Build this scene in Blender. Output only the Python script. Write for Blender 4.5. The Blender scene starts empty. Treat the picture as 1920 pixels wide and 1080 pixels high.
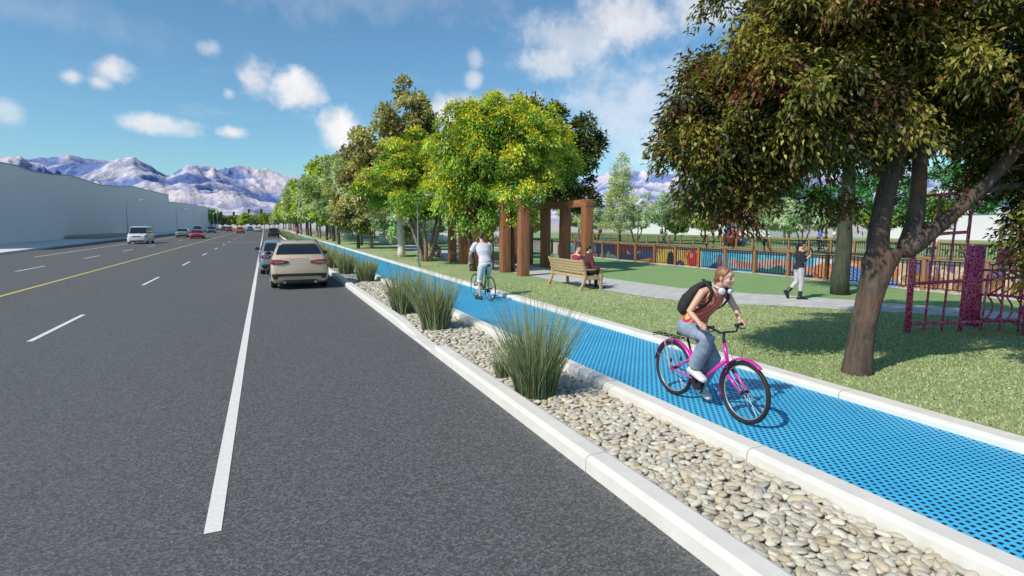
import bpy, math, random
import numpy as np
from mathutils import Vector, Matrix
PI = math.pi
R_ = math.radians
random.seed(7)
SC = bpy.context.scene
COL = SC.collection

# ------------------------------------------------------------------ camera, sky, sun, exposure
cam_d = bpy.data.cameras.new("camera"); cam = bpy.data.objects.new("camera", cam_d); COL.objects.link(cam)
cam_d.sensor_width = 36.0; cam_d.lens = 36.0 * 1067 / 1920
cam_d.clip_start = 0.05; cam_d.clip_end = 20000
cam.location = (0, 0, 2.15)
cam.rotation_euler = (R_(90 - 6.364), 0, R_(-23.373))
SC.camera = cam
SC.view_settings.view_transform = 'Standard'; SC.view_settings.look = 'None'
SC.view_settings.exposure = 0.2; SC.view_settings.gamma = 1.0
SC.view_settings.use_curve_mapping = False

SUN_EL = 43.0
SUN_DIR = Vector((-0.93, -0.30, 0)).normalized() * math.cos(R_(SUN_EL)) + Vector((0, 0, math.sin(R_(SUN_EL))))
sun_d = bpy.data.lights.new("sun", 'SUN'); sun = bpy.data.objects.new("sun", sun_d); COL.objects.link(sun)
sun_d.energy = 3.9; sun_d.angle = R_(0.6); sun_d.color = (1.0, 0.93, 0.82)
sun.rotation_euler = SUN_DIR.to_track_quat('Z', 'Y').to_euler()
sun.location = (-30, 10, 40)

W = bpy.data.worlds.new("World"); SC.world = W; W.use_nodes = True
wn = W.node_tree; wn.nodes.clear()


class NT:
    """tiny node-tree helper"""
    def __init__(s, nt): s.t = nt
    def n(s, typ, **kw):
        nd = s.t.nodes.new(typ)
        for k, v in kw.items():
            if k.startswith('_'):
                setattr(nd, k[1:], v)
        return nd
    def link(s, a, b): s.t.links.new(a, b)
    def val(s, sock, v):
        if hasattr(v, 'is_linked') or isinstance(v, bpy.types.NodeSocket): s.link(v, sock)
        else: sock.default_value = v
    def math(s, op, a, b=0.0, c=None, clamp=False):
        nd = s.t.nodes.new('ShaderNodeMath'); nd.operation = op; nd.use_clamp = clamp
        s.val(nd.inputs[0], a); s.val(nd.inputs[1], b)
        if c is not None: s.val(nd.inputs[2], c)
        return nd.outputs[0]
    def mix(s, f, a, b, typ='MIX'):
        nd = s.t.nodes.new('ShaderNodeMix'); nd.data_type = 'RGBA'; nd.blend_type = typ
        s.val(nd.inputs[0], f)
        for i, v in ((6, a), (7, b)):
            if isinstance(v, (tuple, list)): nd.inputs[i].default_value = (*v[:3], 1)
            else: s.link(v, nd.inputs[i])
        return nd.outputs[2]
    def noise(s, scale, vec=None, detail=3.0, rough=0.55, dist=0.0, out=0):
        nd = s.t.nodes.new('ShaderNodeTexNoise'); nd.inputs['Scale'].default_value = scale
        nd.inputs['Detail'].default_value = detail; nd.inputs['Roughness'].default_value = rough
        nd.inputs['Distortion'].default_value = dist
        if vec is not None: s.link(vec, nd.inputs['Vector'])
        return nd.outputs[out]
    def ramp(s, f, stops, interp='LINEAR'):
        nd = s.t.nodes.new('ShaderNodeValToRGB'); s.val(nd.inputs[0], f); cr = nd.color_ramp
        cr.interpolation = interp
        while len(cr.elements) < len(stops): cr.elements.new(0.5)
        for e, (p, c) in zip(cr.elements, stops): e.position = p; e.color = (*c[:3], 1)
        return nd.outputs[0]
    def mapr(s, v, a, b, c=0.0, d=1.0, smooth=False):
        nd = s.t.nodes.new('ShaderNodeMapRange'); s.val(nd.inputs[0], v)
        if smooth: nd.interpolation_type = 'SMOOTHSTEP'
        for i, q in zip((1, 2, 3, 4), (a, b, c, d)): nd.inputs[i].default_value = q
        return nd.outputs[0]
    def coord(s, kind='Object'):
        return s.t.nodes.new('ShaderNodeTexCoord').outputs[kind]
    def mapping(s, vec, scale=(1, 1, 1), rot=(0, 0, 0), loc=(0, 0, 0)):
        nd = s.t.nodes.new('ShaderNodeMapping'); s.link(vec, nd.inputs[0])
        nd.inputs['Scale'].default_value = scale; nd.inputs['Rotation'].default_value = rot; nd.inputs['Location'].default_value = loc
        return nd.outputs[0]
    def sep(s, vec):
        nd = s.t.nodes.new('ShaderNodeSeparateXYZ'); s.link(vec, nd.inputs[0]); return nd.outputs
    def dot(s, vec, c):
        nd = s.t.nodes.new('ShaderNodeVectorMath'); nd.operation = 'DOT_PRODUCT'
        s.link(vec, nd.inputs[0]); nd.inputs[1].default_value = c; return nd.outputs['Value']


w = NT(wn)
sky = w.n('ShaderNodeTexSky'); sky.sky_type = 'NISHITA'; sky.sun_disc = False
sky.sun_elevation = R_(SUN_EL); sky.sun_rotation = math.atan2(SUN_DIR.x, SUN_DIR.y)
sky.air_density = 1.0; sky.dust_density = 0.6; sky.ozone_density = 1.6
dirv = w.coord('Generated')
# clouds: soft billows at fixed directions in the sky, broken up by noise
wob = w.noise(9.0, dirv, 5.0, 0.6)
wob2 = w.noise(26.0, dirv, 4.0, 0.6)
wsum = w.math('ADD', w.math('MULTIPLY', w.math('SUBTRACT', wob, 0.5), 2.3), w.math('MULTIPLY', w.math('SUBTRACT', wob2, 0.5), 1.3))
CL = [((-.005, .975, .225), .030, .030, .7), ((.050, .975, .212), .042, .026, .85), ((.470, .83, .300), .12, .045, .5),
      ((.540, .785, .320), .11, .055, .7), ((.43, .862, .262), .07, .035, .6), ((.575, .80, .19), .14, .09, .5),
      ((-.188, .959, .212), .030, .018, .75), ((-.226, .954, .195), .017, .016, .65), ((-.2, .961, .193), .016, .011, .65),
      ((-.133, .981, .142), .046, .013, .7), ((-.041, .989, .139), .019, .010, .85), ((-.041, .98, .196), .010, .010, .5),
      ((-.061, .965, .254), .018, .014, .45), ((.326, .907, .268), .012, .018, .4), ((.327, .915, .237), .014, .014, .55),
      ((.298, .936, .185), .075, .026, .9), ((.125, .981, .145), .032, .036, .9), ((-.293, .945, .142), .022, .018, .4),
      ((.40, .89, .205), .06, .02, .5), ((.62, .70, .33), .12, .05, .6), ((-.25, .9, .26), .16, .03, .12), ((.1, .9, .35), .3, .05, .15)]
acc = None
for c, su, sv, am in CL:
    c = Vector(c).normalized(); eu = Vector((c.y, -c.x, 0)).normalized(); ev = c.cross(eu) * -1
    a = w.dot(dirv, tuple(eu / su)); b = w.dot(dirv, tuple(ev / sv))
    d = w.math('SQRT', w.math('ADD', w.math('MULTIPLY', a, a), w.math('MULTIPLY', b, b)))
    d = w.math('ADD', w.math('SUBTRACT', 1.25, d), wsum)
    front = w.math('GREATER_THAN', w.dot(dirv, tuple(c)), 0.0)
    d = w.math('MULTIPLY', w.math('MULTIPLY', w.mapr(d, 0.0, 1.1, 0, 1, True), am), front)
    acc = d if acc is None else w.math('MAXIMUM', acc, d)
# thin cirrus veil over the whole sky
wsp = w.noise(3.0, w.mapping(dirv, (1.2, 1.0, 5.0), (0.2, 0.35, 0)), 6.0, 0.62)
veil = w.mapr(wsp, 0.55, 0.85, 0.0, 0.28, True)
acc = w.math('MAXIMUM', acc, veil)
tint = w.mix(1.0, sky.outputs[0], (0.53, 0.77, 0.85), 'MULTIPLY')
cloudc = w.mix(w.mapr(wob2, 0.3, 0.7), (5.2, 5.05, 5.15), (6.6, 6.4, 6.25))
skyc = w.mix(acc, tint, cloudc)
bg = w.n('ShaderNodeBackground'); bg.inputs['Strength'].default_value = 0.14
w.link(skyc, bg.inputs['Color'])
wo = w.n('ShaderNodeOutputWorld'); w.link(bg.outputs[0], wo.inputs['Surface'])

# ------------------------------------------------------------------ materials
MATS = {}


def mat(name, col, rough=0.7, metal=0.0, var=0.0, vscale=8.0, bump=0.0, bscale=60.0, coat=0.0, spec=0.5, col2=None, trans=0.0, stretch=(1, 1, 1), emis=None):
    if name in MATS: return MATS[name]
    m = bpy.data.materials.new(name); m.use_nodes = True; t = NT(m.node_tree)
    b = m.node_tree.nodes['Principled BSDF']
    b.inputs['Roughness'].default_value = rough; b.inputs['Metallic'].default_value = metal
    b.inputs['Specular IOR Level'].default_value = spec; b.inputs['Coat Weight'].default_value = coat
    b.inputs['Coat Roughness'].default_value = 0.05
    if trans: b.inputs['Transmission Weight'].default_value = trans
    co = t.mapping(t.coord(), stretch)
    c2 = col2 if col2 else tuple(max(0, x * (1 - 0.5)) for x in col[:3])
    f = t.mapr(t.noise(vscale, co, 5.0, 0.6), 0.3, 0.7, 0.0, max(var, 0.04) if not col2 else 1.0)
    t.link(t.mix(f, col, c2), b.inputs['Base Color'])
    if bump:
        bn = t.n('ShaderNodeBump'); bn.inputs['Strength'].default_value = bump; bn.inputs['Distance'].default_value = 0.02
        t.link(t.noise(bscale, co, 4.0, 0.6), bn.inputs['Height']); t.link(bn.outputs[0], b.inputs['Normal'])
    if emis: b.inputs['Emission Color'].default_value = (*emis, 1); b.inputs['Emission Strength'].default_value = 1
    MATS[name] = m
    return m


def newmat(name):
    m = bpy.data.materials.new(name); m.use_nodes = True; MATS[name] = m
    return m, NT(m.node_tree), m.node_tree.nodes['Principled BSDF']


def bumpto(t, b, h, st=0.5, dist=0.01):
    bn = t.n('ShaderNodeBump'); bn.inputs['Strength'].default_value = st; bn.inputs['Distance'].default_value = dist
    t.link(h, bn.inputs['Height']); t.link(bn.outputs[0], b.inputs['Normal'])


# asphalt
m, t, b = newmat('asphalt'); co = t.coord()
n1 = t.noise(70, co, 3, 0.7); n2 = t.noise(0.35, t.mapping(co, (1, .15, 1)), 4, 0.6); n3 = t.noise(220, co, 2, 0.6)
vor = t.n('ShaderNodeTexVoronoi'); t.link(co, vor.inputs['Vector']); vor.inputs['Scale'].default_value = 62
sp = t.sep(vor.outputs['Color'])[0]
base = t.ramp(t.math('ADD', t.math('MULTIPLY', n1, .6), t.math('MULTIPLY', sp, .4)), [(0.25, (.040, .040, .040)), (.5, (.084, .083, .082)), (.80, (.205, .202, .20))])
base = t.mix(t.mapr(n2, .3, .7, 0, .25), base, (.12, .122, .125))
t.link(base, b.inputs['Base Color']); b.inputs['Roughness'].default_value = .85
bumpto(t, b, t.math('ADD', vor.outputs['Distance'], n3), .5, .006)
ASPH = m
PAINTW = mat('white_road_paint', (.80, .77, .72), .6, var=.25, vscale=30, col2=(.66, .635, .59))
PAINTY = mat('yellow_road_paint', (.62, .52, .12), .6, var=.2, vscale=20)
# pale concrete
m, t, b = newmat('pale_concrete'); co = t.coord()
n1 = t.noise(3, co, 5, .6); n2 = t.noise(120, co, 3, .6)
c = t.mix(t.mapr(n1, .3, .7), (.74, .705, .65), (.64, .61, .56)); c = t.mix(t.mapr(n2, .35, .7, 0, .15), c, (.42, .41, .39))
t.link(c, b.inputs['Base Color']); b.inputs['Roughness'].default_value = .75; bumpto(t, b, n2, .2, .004)
CONC = m
# gravel base
m, t, b = newmat('gravel_bed'); co = t.coord()
vor = t.n('ShaderNodeTexVoronoi'); t.link(t.mapping(co, (1, .8, 1)), vor.inputs['Vector']); vor.inputs['Scale'].default_value = 13
rr = t.sep(vor.outputs['Color'])[0]
c = t.ramp(rr, [(0, (.40, .38, .33)), (.4, (.56, .54, .48)), (.75, (.50, .46, .38)), (1, (.66, .64, .6))])
c = t.mix(t.mapr(vor.outputs['Distance'], .42, .62, 0, 1), c, (.10, .09, .07))
t.link(c, b.inputs['Base Color']); b.inputs['Roughness'].default_value = .8
bumpto(t, b, t.math('MULTIPLY', vor.outputs['Distance'], -1), 1.0, .03)
GRAVB = m
m, t, b = newmat('pebble_stone')
at_ = t.n('ShaderNodeAttribute'); at_.attribute_name = 'Col'
n1 = t.noise(60, t.coord(), 4, .6)
t.link(t.mix(t.mapr(n1, .35, .7, 0, .35), at_.outputs['Color'], (.30, .27, .22)), b.inputs['Base Color']); b.inputs['Roughness'].default_value = .7
PEB = m
# blue perforated mat
m, t, b = newmat('blue_perforated_mat'); co = t.coord(); xyz = t.sep(co)
u = t.math('DIVIDE', xyz[0], .074); v = t.math('DIVIDE', xyz[1], .050)
row = t.math('FLOOR', v); odd = t.math('MULTIPLY', t.math('MODULO', t.math('ABSOLUTE', row), 2.0), .5)
fu = t.math('FRACT', t.math('ADD', u, odd)); fv = t.math('FRACT', v)
hx = t.math('COMPARE', fu, .5, .23); hy = t.math('COMPARE', fv, .5, .28)
hole = t.math('MULTIPLY', hx, hy)
c = t.mix(t.mapr(t.noise(1.2, co, 4), .3, .7), (.042, .410, .730), (.068, .475, .790))
t.link(t.mix(hole, c, (.004, .008, .018)), b.inputs['Base Color']); b.inputs['Roughness'].default_value = .6
bumpto(t, b, t.math('MULTIPLY', hole, -1), .6, .006)
BLUE = m
# lawn
m, t, b = newmat('lawn_grass_ground'); co = t.coord()
n1 = t.noise(55, t.mapping(co, (1, .7, 1)), 4, .75); n2 = t.noise(.25, co, 3); n3 = t.noise(6, t.mapping(co, (.35, 1, 1)), 4)
c = t.ramp(n1, [(.30, (.18, .215, .09)), (.5, (.40, .45, .21)), (.72, (.58, .62, .36))])
c = t.mix(t.mapr(n2, .35, .65, 0, .55), c, t.mix(n1, (.10, .22, .045), (.20, .40, .11)))
c = t.mix(t.mapr(n3, .4, .7, 0, .2), c, (.11, .15, .05))
t.link(c, b.inputs['Base Color']); b.inputs['Roughness'].default_value = .9; bumpto(t, b, n1, .9, .03)
LAWN = m
# pavers
m, t, b = newmat('grey_pavers'); co = t.coord()
br = t.n('ShaderNodeTexBrick'); t.link(co, br.inputs['Vector'])
br.inputs['Scale'].default_value = 1.0; br.inputs['Brick Width'].default_value = .6; br.inputs['Row Height'].default_value = .28
br.inputs['Mortar Size'].default_value = .012; br.inputs['Color1'].default_value = (.52, .51, .48, 1); br.inputs['Color2'].default_value = (.60, .585, .55, 1)
br.inputs['Mortar'].default_value = (.24, .235, .22, 1)
c = t.mix(t.mapr(t.noise(2, co, 5), .35, .7, 0, .25), br.outputs['Color'], (.34, .335, .32))
t.link(c, b.inputs['Base Color']); b.inputs['Roughness'].default_value = .8
PAVE = m
# dry land
m, t, b = newmat('dry_land'); co = t.coord()
c = t.mix(t.mapr(t.noise(.01, co, 6), .3, .7), (.42, .38, .33), (.55, .50, .46)); c = t.mix(t.mapr(t.noise(.3, co, 5), .45, .7, 0, .5), c, (.2, .2, .12))
t.link(c, b.inputs['Base Color']); b.inputs['Roughness'].default_value = .95
LAND = m
# mountain rock, with the blue of distant air painted into its colour
m, t, b = newmat('hazed_mountain_rock'); co = t.coord()
at_ = t.n('ShaderNodeAttribute'); at_.attribute_name = 'Col'
n1 = t.noise(.012, co, 6, .65)
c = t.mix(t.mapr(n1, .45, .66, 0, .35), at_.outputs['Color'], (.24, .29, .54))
t.link(c, b.inputs['Base Color']); b.inputs['Roughness'].default_value = .95; b.inputs['Specular IOR Level'].default_value = .1
bumpto(t, b, t.noise(.02, co, 7, .7), .8, 30.0)
MOUNT = m
# timber


def wood(name, c1, c2, scale=1.0, axis=2):
    m, t, b = newmat(name); co = t.coord(); st = [14, 14, 14]; st[axis] = .9
    n1 = t.noise(scale, t.mapping(co, tuple(st)), 5, .6, .6)
    c = t.ramp(n1, [(.3, c1), (.5, tuple((a + b_) / 2 for a, b_ in zip(c1, c2))), (.7, c2)])
    t.link(c, b.inputs['Base Color']); b.inputs['Roughness'].default_value = .55; bumpto(t, b, n1, .15, .004)
    return m


REDWOOD = wood('red_brown_timber', (.17, .062, .028), (.38, .16, .072))
REDWOODB = wood('red_brown_timber_beam', (.17, .062, .028), (.38, .16, .072), axis=1)
FENCEW = wood('fence_timber', (.20, .090, .038), (.36, .18, .085))
FENCER = wood('fence_rail_timber', (.20, .090, .038), (.36, .18, .085), axis=1)
BENCHW = wood('bench_timber', (.36, .25, .13), (.58, .44, .26), axis=1)


def bark(name, c1, c2):
    m, t, b = newmat(name); co = t.coord()
    n1 = t.noise(7, t.mapping(co, (1.6, 1.6, .45)), 6, .7, .4); n2 = t.noise(2.2, co, 3)
    c = t.mix(t.mapr(n1, .35, .65), c1, c2); c = t.mix(t.mapr(n2, .45, .65, 0, .6), c, (c2[0] * 1.25, c2[1] * .8, c2[2] * .62))
    t.link(c, b.inputs['Base Color']); b.inputs['Roughness'].default_value = .9; bumpto(t, b, n1, .9, .05)
    return m


BARK = bark('rough_brown_bark', (.045, .034, .027), (.135, .098, .076))
BARKG = bark('green_grey_bark', (.030, .040, .026), (.075, .095, .065))
BARKL = bark('pale_grey_bark', (.16, .12, .09), (.34, .27, .215))
BARKW = bark('white_bark', (.50, .48, .38), (.72, .70, .6))


def leafmat(name, tr=.35, rough=.5):
    m = bpy.data.materials.new(name); m.use_nodes = True; t = NT(m.node_tree); m.node_tree.nodes.clear()
    at = t.n('ShaderNodeAttribute'); at.attribute_name = 'Col'
    d = t.n('ShaderNodeBsdfDiffuse'); t.link(at.outputs['Color'], d.inputs[0])
    tl = t.n('ShaderNodeBsdfTranslucent'); t.link(t.mix(1.0, at.outputs['Color'], (1.35, 1.45, .7), 'MULTIPLY'), tl.inputs[0])
    g = t.n('ShaderNodeBsdfGlossy'); g.inputs['Roughness'].default_value = rough; g.inputs[0].default_value = (.9, .9, .9, 1)
    m1 = t.n('ShaderNodeMixShader'); m1.inputs[0].default_value = tr; t.link(d.outputs[0], m1.inputs[1]); t.link(tl.outputs[0], m1.inputs[2])
    m2 = t.n('ShaderNodeMixShader'); m2.inputs[0].default_value = .028; t.link(m1.outputs[0], m2.inputs[1]); t.link(g.outputs[0], m2.inputs[2])
    o = t.n('ShaderNodeOutputMaterial'); t.link(m2.outputs[0], o.inputs[0])
    MATS[name] = m
    return m


LEAF = leafmat('leaves')
BLADE = leafmat('grass_blades', .3)
BLACKM = mat('black_metal', (.012, .012, .013), .45, .3)
STEEL = mat('galvanised_steel', (.45, .46, .47), .4, .6)
CHROME = mat('chrome', (.7, .7, .72), .18, 1.0)
RUBBER = mat('black_rubber', (.012, .012, .012), .7)
GLASSD = mat('dark_car_glass', (.010, .014, .018), .06, 0, spec=.9, coat=.5)
PLASTB = mat('black_plastic', (.016, .016, .017), .5)
TAILR = mat('red_lamp_glass', (.25, .015, .025), .15, spec=.8, coat=.6)
LAMPW = mat('clear_lamp_glass', (.62, .64, .66), .12, .2, coat=.6)
SKIN = mat('skin', (.56, .31, .22), .5, var=.15, vscale=20, col2=(.62, .36, .26))
SKIND = mat('tanned_skin', (.38, .20, .13), .5, var=.15, vscale=20)
EYEW = mat('eye_white', (.75, .73, .70), .3)
IRIS = mat('dark_iris', (.04, .03, .025), .25)
LIPS = mat('lip_pink', (.45, .14, .13), .45)

# ------------------------------------------------------------------ mesh helpers


def V(*a): return np.array(a, float)


def nrm(v):
    v = np.asarray(v, float); l = np.linalg.norm(v); return v / l if l > 1e-9 else v


def setmesh(me, verts, faces_flat, nper, cols=None):
    """fast mesh of equal-sided faces"""
    verts = np.asarray(verts, np.float32); ff = np.asarray(faces_flat, np.int32).ravel(); nf = len(ff) // nper
    me.vertices.add(len(verts)); me.vertices.foreach_set('co', verts.ravel())
    me.loops.add(len(ff)); me.loops.foreach_set('vertex_index', ff)
    me.polygons.add(nf); me.polygons.foreach_set('loop_start', np.arange(0, len(ff), nper, dtype=np.int32))
    me.update(calc_edges=True)
    if cols is not None:
        a = me.color_attributes.new('Col', 'FLOAT_COLOR', 'POINT')
        c4 = np.ones((len(verts), 4), np.float32); c4[:, :3] = cols; a.data.foreach_set('color', c4.ravel())


def npobj(name, verts, faces, nper, material, cols=None, parent=None, smooth=False):
    me = bpy.data.meshes.new(name); setmesh(me, verts, faces, nper, cols); me.materials.append(material)
    if smooth: me.polygons.foreach_set('use_smooth', np.ones(len(me.polygons), bool))
    o = bpy.data.objects.new(name, me); COL.objects.link(o)
    if parent: o.parent = parent
    return o


def rotm(axis, a):
    return np.array(Matrix.Rotation(a, 3, Vector(axis)))


def frame(y, up=(0, 0, 1)):
    y = nrm(y); x = np.cross(y, up)
    if np.linalg.norm(x) < 1e-5: x = np.array((1., 0, 0))
    x = nrm(x); z = np.cross(x, y); return np.column_stack((x, y, z))


class MB:
    def __init__(s): s.v = []; s.f = []
    def add(s, vs, fs):
        o = len(s.v); s.v.extend([tuple(map(float, p)) for p in vs]); s.f.extend([tuple(i + o for i in f) for f in fs]); return s
    def box(s, c, size, R=None):
        h = np.array(size, float) / 2; R = np.eye(3) if R is None else R
        vs = [np.array(c) + R @ (h * V(x, y, z)) for x in (-1, 1) for y in (-1, 1) for z in (-1, 1)]
        return s.add(vs, [(0, 1, 3, 2), (4, 6, 7, 5), (0, 4, 5, 1), (2, 3, 7, 6), (0, 2, 6, 4), (1, 5, 7, 3)])
    def loft(s, secs, cap=True, closed=True):
        n = len(secs[0]); vs = [p for sec in secs for p in sec]; fs = []
        for i in range(len(secs) - 1):
            for j in range(n if closed else n - 1):
                k = (j + 1) % n; fs.append((i * n + j, i * n + k, (i + 1) * n + k, (i + 1) * n + j))
        if cap: fs.append(tuple(range(n))[::-1]); fs.append(tuple(range((len(secs) - 1) * n, len(secs) * n)))
        return s.add(vs, fs)
    def tube(s, pts, rads, n=8, cap=True, flat=1.0, ref=None, closed=False):
        pts = [np.array(p, float) for p in pts]
        if not hasattr(rads, '__len__'): rads = [rads] * len(pts)
        m = len(pts); T = []
        for i in range(m):
            a = pts[(i - 1) % m] if closed else pts[max(i - 1, 0)]; b = pts[(i + 1) % m] if closed else pts[min(i + 1, m - 1)]
            T.append(nrm(b - a))
        r0 = np.array(ref, float) if ref is not None else (V(0, 0, 1) if abs(T[0][2]) < .9 else V(1, 0, 0))
        secs = []; u = nrm(r0 - T[0] * (r0 @ T[0]))
        for p, tt, r in zip(pts, T, rads):
            u = nrm(u - tt * (u @ tt)); w_ = np.cross(tt, u)
            ru, rw = (r if hasattr(r, '__len__') else (r * flat, r))
            secs.append([p + u * ru * math.cos(2 * PI * k / n) + w_ * rw * math.sin(2 * PI * k / n) for k in range(n)])
        if closed:
            secs.append(secs[0]); return s.loft(secs, False)
        return s.loft(secs, cap)
    def cap(s, a, b, ra, rb, n=10):
        """tapered capsule"""
        a = np.array(a, float); b = np.array(b, float); d = nrm(b - a)
        P = [a - d * ra * .98, a - d * ra * .7, a, b, b + d * rb * .7, b + d * rb * .98]
        return s.tube(P, [ra * .2, ra * .72, ra, rb, rb * .72, rb * .2], n)
    def ell(s, c, r, R=None, nu=14, nv=9):
        R = np.eye(3) if R is None else R; c = np.array(c, float); r = np.array(r, float) if hasattr(r, '__len__') else V(r, r, r)
        secs = []
        for j in range(nv):
            th = PI * (j + .35) / (nv - .3)
            secs.append([c + R @ (r * V(math.sin(th) * math.cos(2 * PI * k / nu), math.sin(th) * math.sin(2 * PI * k / nu), -math.cos(th))) for k in range(nu)])
        return s.loft(secs)
    def torus(s, c, R0, r, axis='x', n=40, m=8, a0=0, a1=2 * PI, ry=None):
        pts = []; full = abs(a1 - a0 - 2 * PI) < 1e-6; N = n if full else n + 1
        for i in range(N):
            a = a0 + (a1 - a0) * i / n
            p = {'x': (0, math.cos(a), math.sin(a)), 'y': (math.cos(a), 0, math.sin(a)), 'z': (math.cos(a), math.sin(a), 0)}[axis]
            pts.append(np.array(c, float) + R0 * np.array(p))
        return s.tube(pts, r, m, closed=full)
    def cyl(s, a, b, r, n=16): return s.tube([a, b], r, n)
    def prism(s, poly, axis, a, b):
        """extrude 2D poly along axis 0/1/2 from a to b"""
        def mk(p, h):
            q = list(p); q.insert(axis, h); return q
        return s.loft([[mk(p, a) for p in poly], [mk(p, b) for p in poly]])
    def mesh(s, name):
        me = bpy.data.meshes.new(name); me.from_pydata(s.v, [], s.f); me.update(); return me
    def build(s, name, material, parent=None, smooth=False, bevel=0, seg=2, remesh=0, smi=0, sub=0, fixn=True):
        me = s.mesh(name); o = bpy.data.objects.new(name, me); COL.objects.link(o)
        if fixn:
            import bmesh
            bm = bmesh.new(); bm.from_mesh(me); bmesh.ops.recalc_face_normals(bm, faces=bm.faces); bm.to_mesh(me); bm.free()
        mods = False
        if remesh:
            md = o.modifiers.new('r', 'REMESH'); md.mode = 'VOXEL'; md.voxel_size = remesh; mods = True
            if smi: md = o.modifiers.new('s', 'SMOOTH'); md.factor = .5; md.iterations = smi
        if bevel:
            md = o.modifiers.new('b', 'BEVEL'); md.width = bevel; md.segments = seg; md.limit_method = 'ANGLE'; md.angle_limit = R_(30); mods = True
        if sub:
            md = o.modifiers.new('u', 'SUBSURF'); md.levels = sub; md.render_levels = sub; mods = True
        if mods: bake(o)
        o.data.materials.clear(); o.data.materials.append(material)
        if smooth or remesh or sub:
            o.data.polygons.foreach_set('use_smooth', np.ones(len(o.data.polygons), bool))
        elif bevel:
            o.data.polygons.foreach_set('use_smooth', np.ones(len(o.data.polygons), bool))
            try: o.data.set_sharp_from_angle(angle=R_(40))
            except Exception: pass
        if parent: o.parent = parent
        return o


def bake(o):
    dg = bpy.context.evaluated_depsgraph_get(); dg.update()
    me = bpy.data.meshes.new_from_object(o.evaluated_get(dg)); old = o.data; o.modifiers.clear(); o.data = me; me.name = old.name
    bpy.data.meshes.remove(old)


def tag(o, label=None, cat=None, group=None, kind=None):
    if label: o['label'] = label
    if cat: o['category'] = cat
    if group: o['group'] = group
    if kind: o['kind'] = kind
    return o


def thing(name, label, cat, loc=(0, 0, 0), rz=0, group=None):
    o = bpy.data.objects.new(name, None); COL.objects.link(o); o.empty_display_size = .2
    o.location = loc; o.rotation_euler = (0, 0, rz)
    return tag(o, label, cat, group)


KIDS = {}


def copy_tree(o, parent=None):
    c = o.copy(); COL.objects.link(c)
    if parent: c.parent = parent
    for ch in [k for k in ALLSNAP if k.parent == o]: copy_tree(ch, c)
    return c


ALLSNAP = []


def dup(root, loc, rz=None, label=None, scale=None, group=None):
    global ALLSNAP
    ALLSNAP = list(root.children_recursive)
    c = copy_tree(root); c.location = loc
    if rz is not None: c.rotation_euler = (0, 0, rz)
    if label: c['label'] = label
    if group: c['group'] = group
    if scale: c.scale = (scale,) * 3 if not hasattr(scale, '__len__') else scale
    return c


LZ = .13   # lawn level


def sheet(name, x0, x1, y0, y1, z, material, kind='structure'):
    o = MB().add([(x0, y0, z), (x1, y0, z), (x1, y1, z), (x0, y1, z)], [(0, 1, 2, 3)]).build(name, material, fixn=False)
    return tag(o, kind=kind)

# ================================================================== SETTING
CX0, CX1, CY0, CY1, CZ = 18.75, 32.7, -12.0, 64.0, -2.6      # drainage channel
FAR = 9000.0
g = MB()
for x0, x1, y0, y1 in ((-FAR, CX0, -3000, FAR), (CX1, FAR, -3000, FAR), (CX0, CX1, CY1, FAR), (CX0, CX1, -3000, CY0)):
    g.add([(x0, y0, -.02), (x1, y0, -.02), (x1, y1, -.02), (x0, y1, -.02)], [(0, 1, 2, 3)])
tag(g.build('ground', LAND, fixn=False), kind='structure')
sheet('road', -19.9, 2.6, -8, 300, 0.0, ASPH)
sheet('gravel_bed', 2.6, 4.0, -4, 300, .012, GRAVB)
sheet('cycle_path', 4.05, 6.4, -4, 300, .06, BLUE)
LAWN2 = None
m, t, b = newmat('green_turf'); co = t.coord()
n1 = t.noise(40, t.mapping(co, (1, .6, 1)), 4, .75); n3 = t.noise(1.2, t.mapping(co, (.35, 1, 1)), 4)
c = t.ramp(n1, [(.30, (.11, .20, .06)), (.5, (.21, .37, .13)), (.72, (.32, .47, .20))])
c = t.mix(t.mapr(n3, .42, .68, 0, .55), c, (.30, .36, .14)); c = t.mix(t.mapr(t.noise(9, co, 5, .7), .45, .7, 0, .4), c, (.13, .20, .07))
t.link(c, b.inputs['Base Color']); b.inputs['Roughness'].default_value = .9; bumpto(t, b, n1, .8, .03)
TURF = m
sheet('lawn', 6.5, 18.3, -6, 120, LZ, LAWN)
PF = [(17.2, 1.5), (14.9, 6.0), (13.4, 8.3), (12.7, 9.0), (11.6, 10.4), (10.4, 11.2), (9.75, 13), (9.55, 15.1), (9.5, 17.7), (9.55, 21.7), (9.7, 27.7), (9.75, 31.1), (10.1, 39.5), (11.5, 60), (12.3, 95)]
PB = [(19.5, 1.5), (15.9, 7.0), (14.95, 8.9), (14.4, 10.3), (13.6, 11.7), (13.0, 12.5), (12.05, 14.5), (11.8, 18.0), (11.8, 21.2), (11.9, 24.4), (11.9, 29.2), (12.6, 38.1), (13.3, 48.3), (13.2, 62), (13.6, 95)]
vs = [(x, y, LZ + .008) for x, y in PF] + [(x, y, LZ + .008) for x, y in PB]; n = len(PF)
tag(MB().add(vs, [(i, n + i, n + i + 1, i + 1) for i in range(n - 1)]).build('footpath', PAVE, fixn=False), kind='structure')
vs = [(x, y, LZ + .004) for x, y in PB] + [(18.3, y, LZ + .004) for x, y in PB]
tag(MB().add(vs, [(i, n + i, n + i + 1, i + 1) for i in range(n - 1) if PB[i][0] < 18.3]).build('turf_strip', TURF, fixn=False), kind='structure')
sheet('verge_strip', 18.3, CX0, -8, CY1, LZ + .02, CONC)
sheet('park_lawn', 34.6, 86, -60, 130, .10, TURF)
m, t, b = newmat('bare_soil'); co = t.coord()
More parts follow.
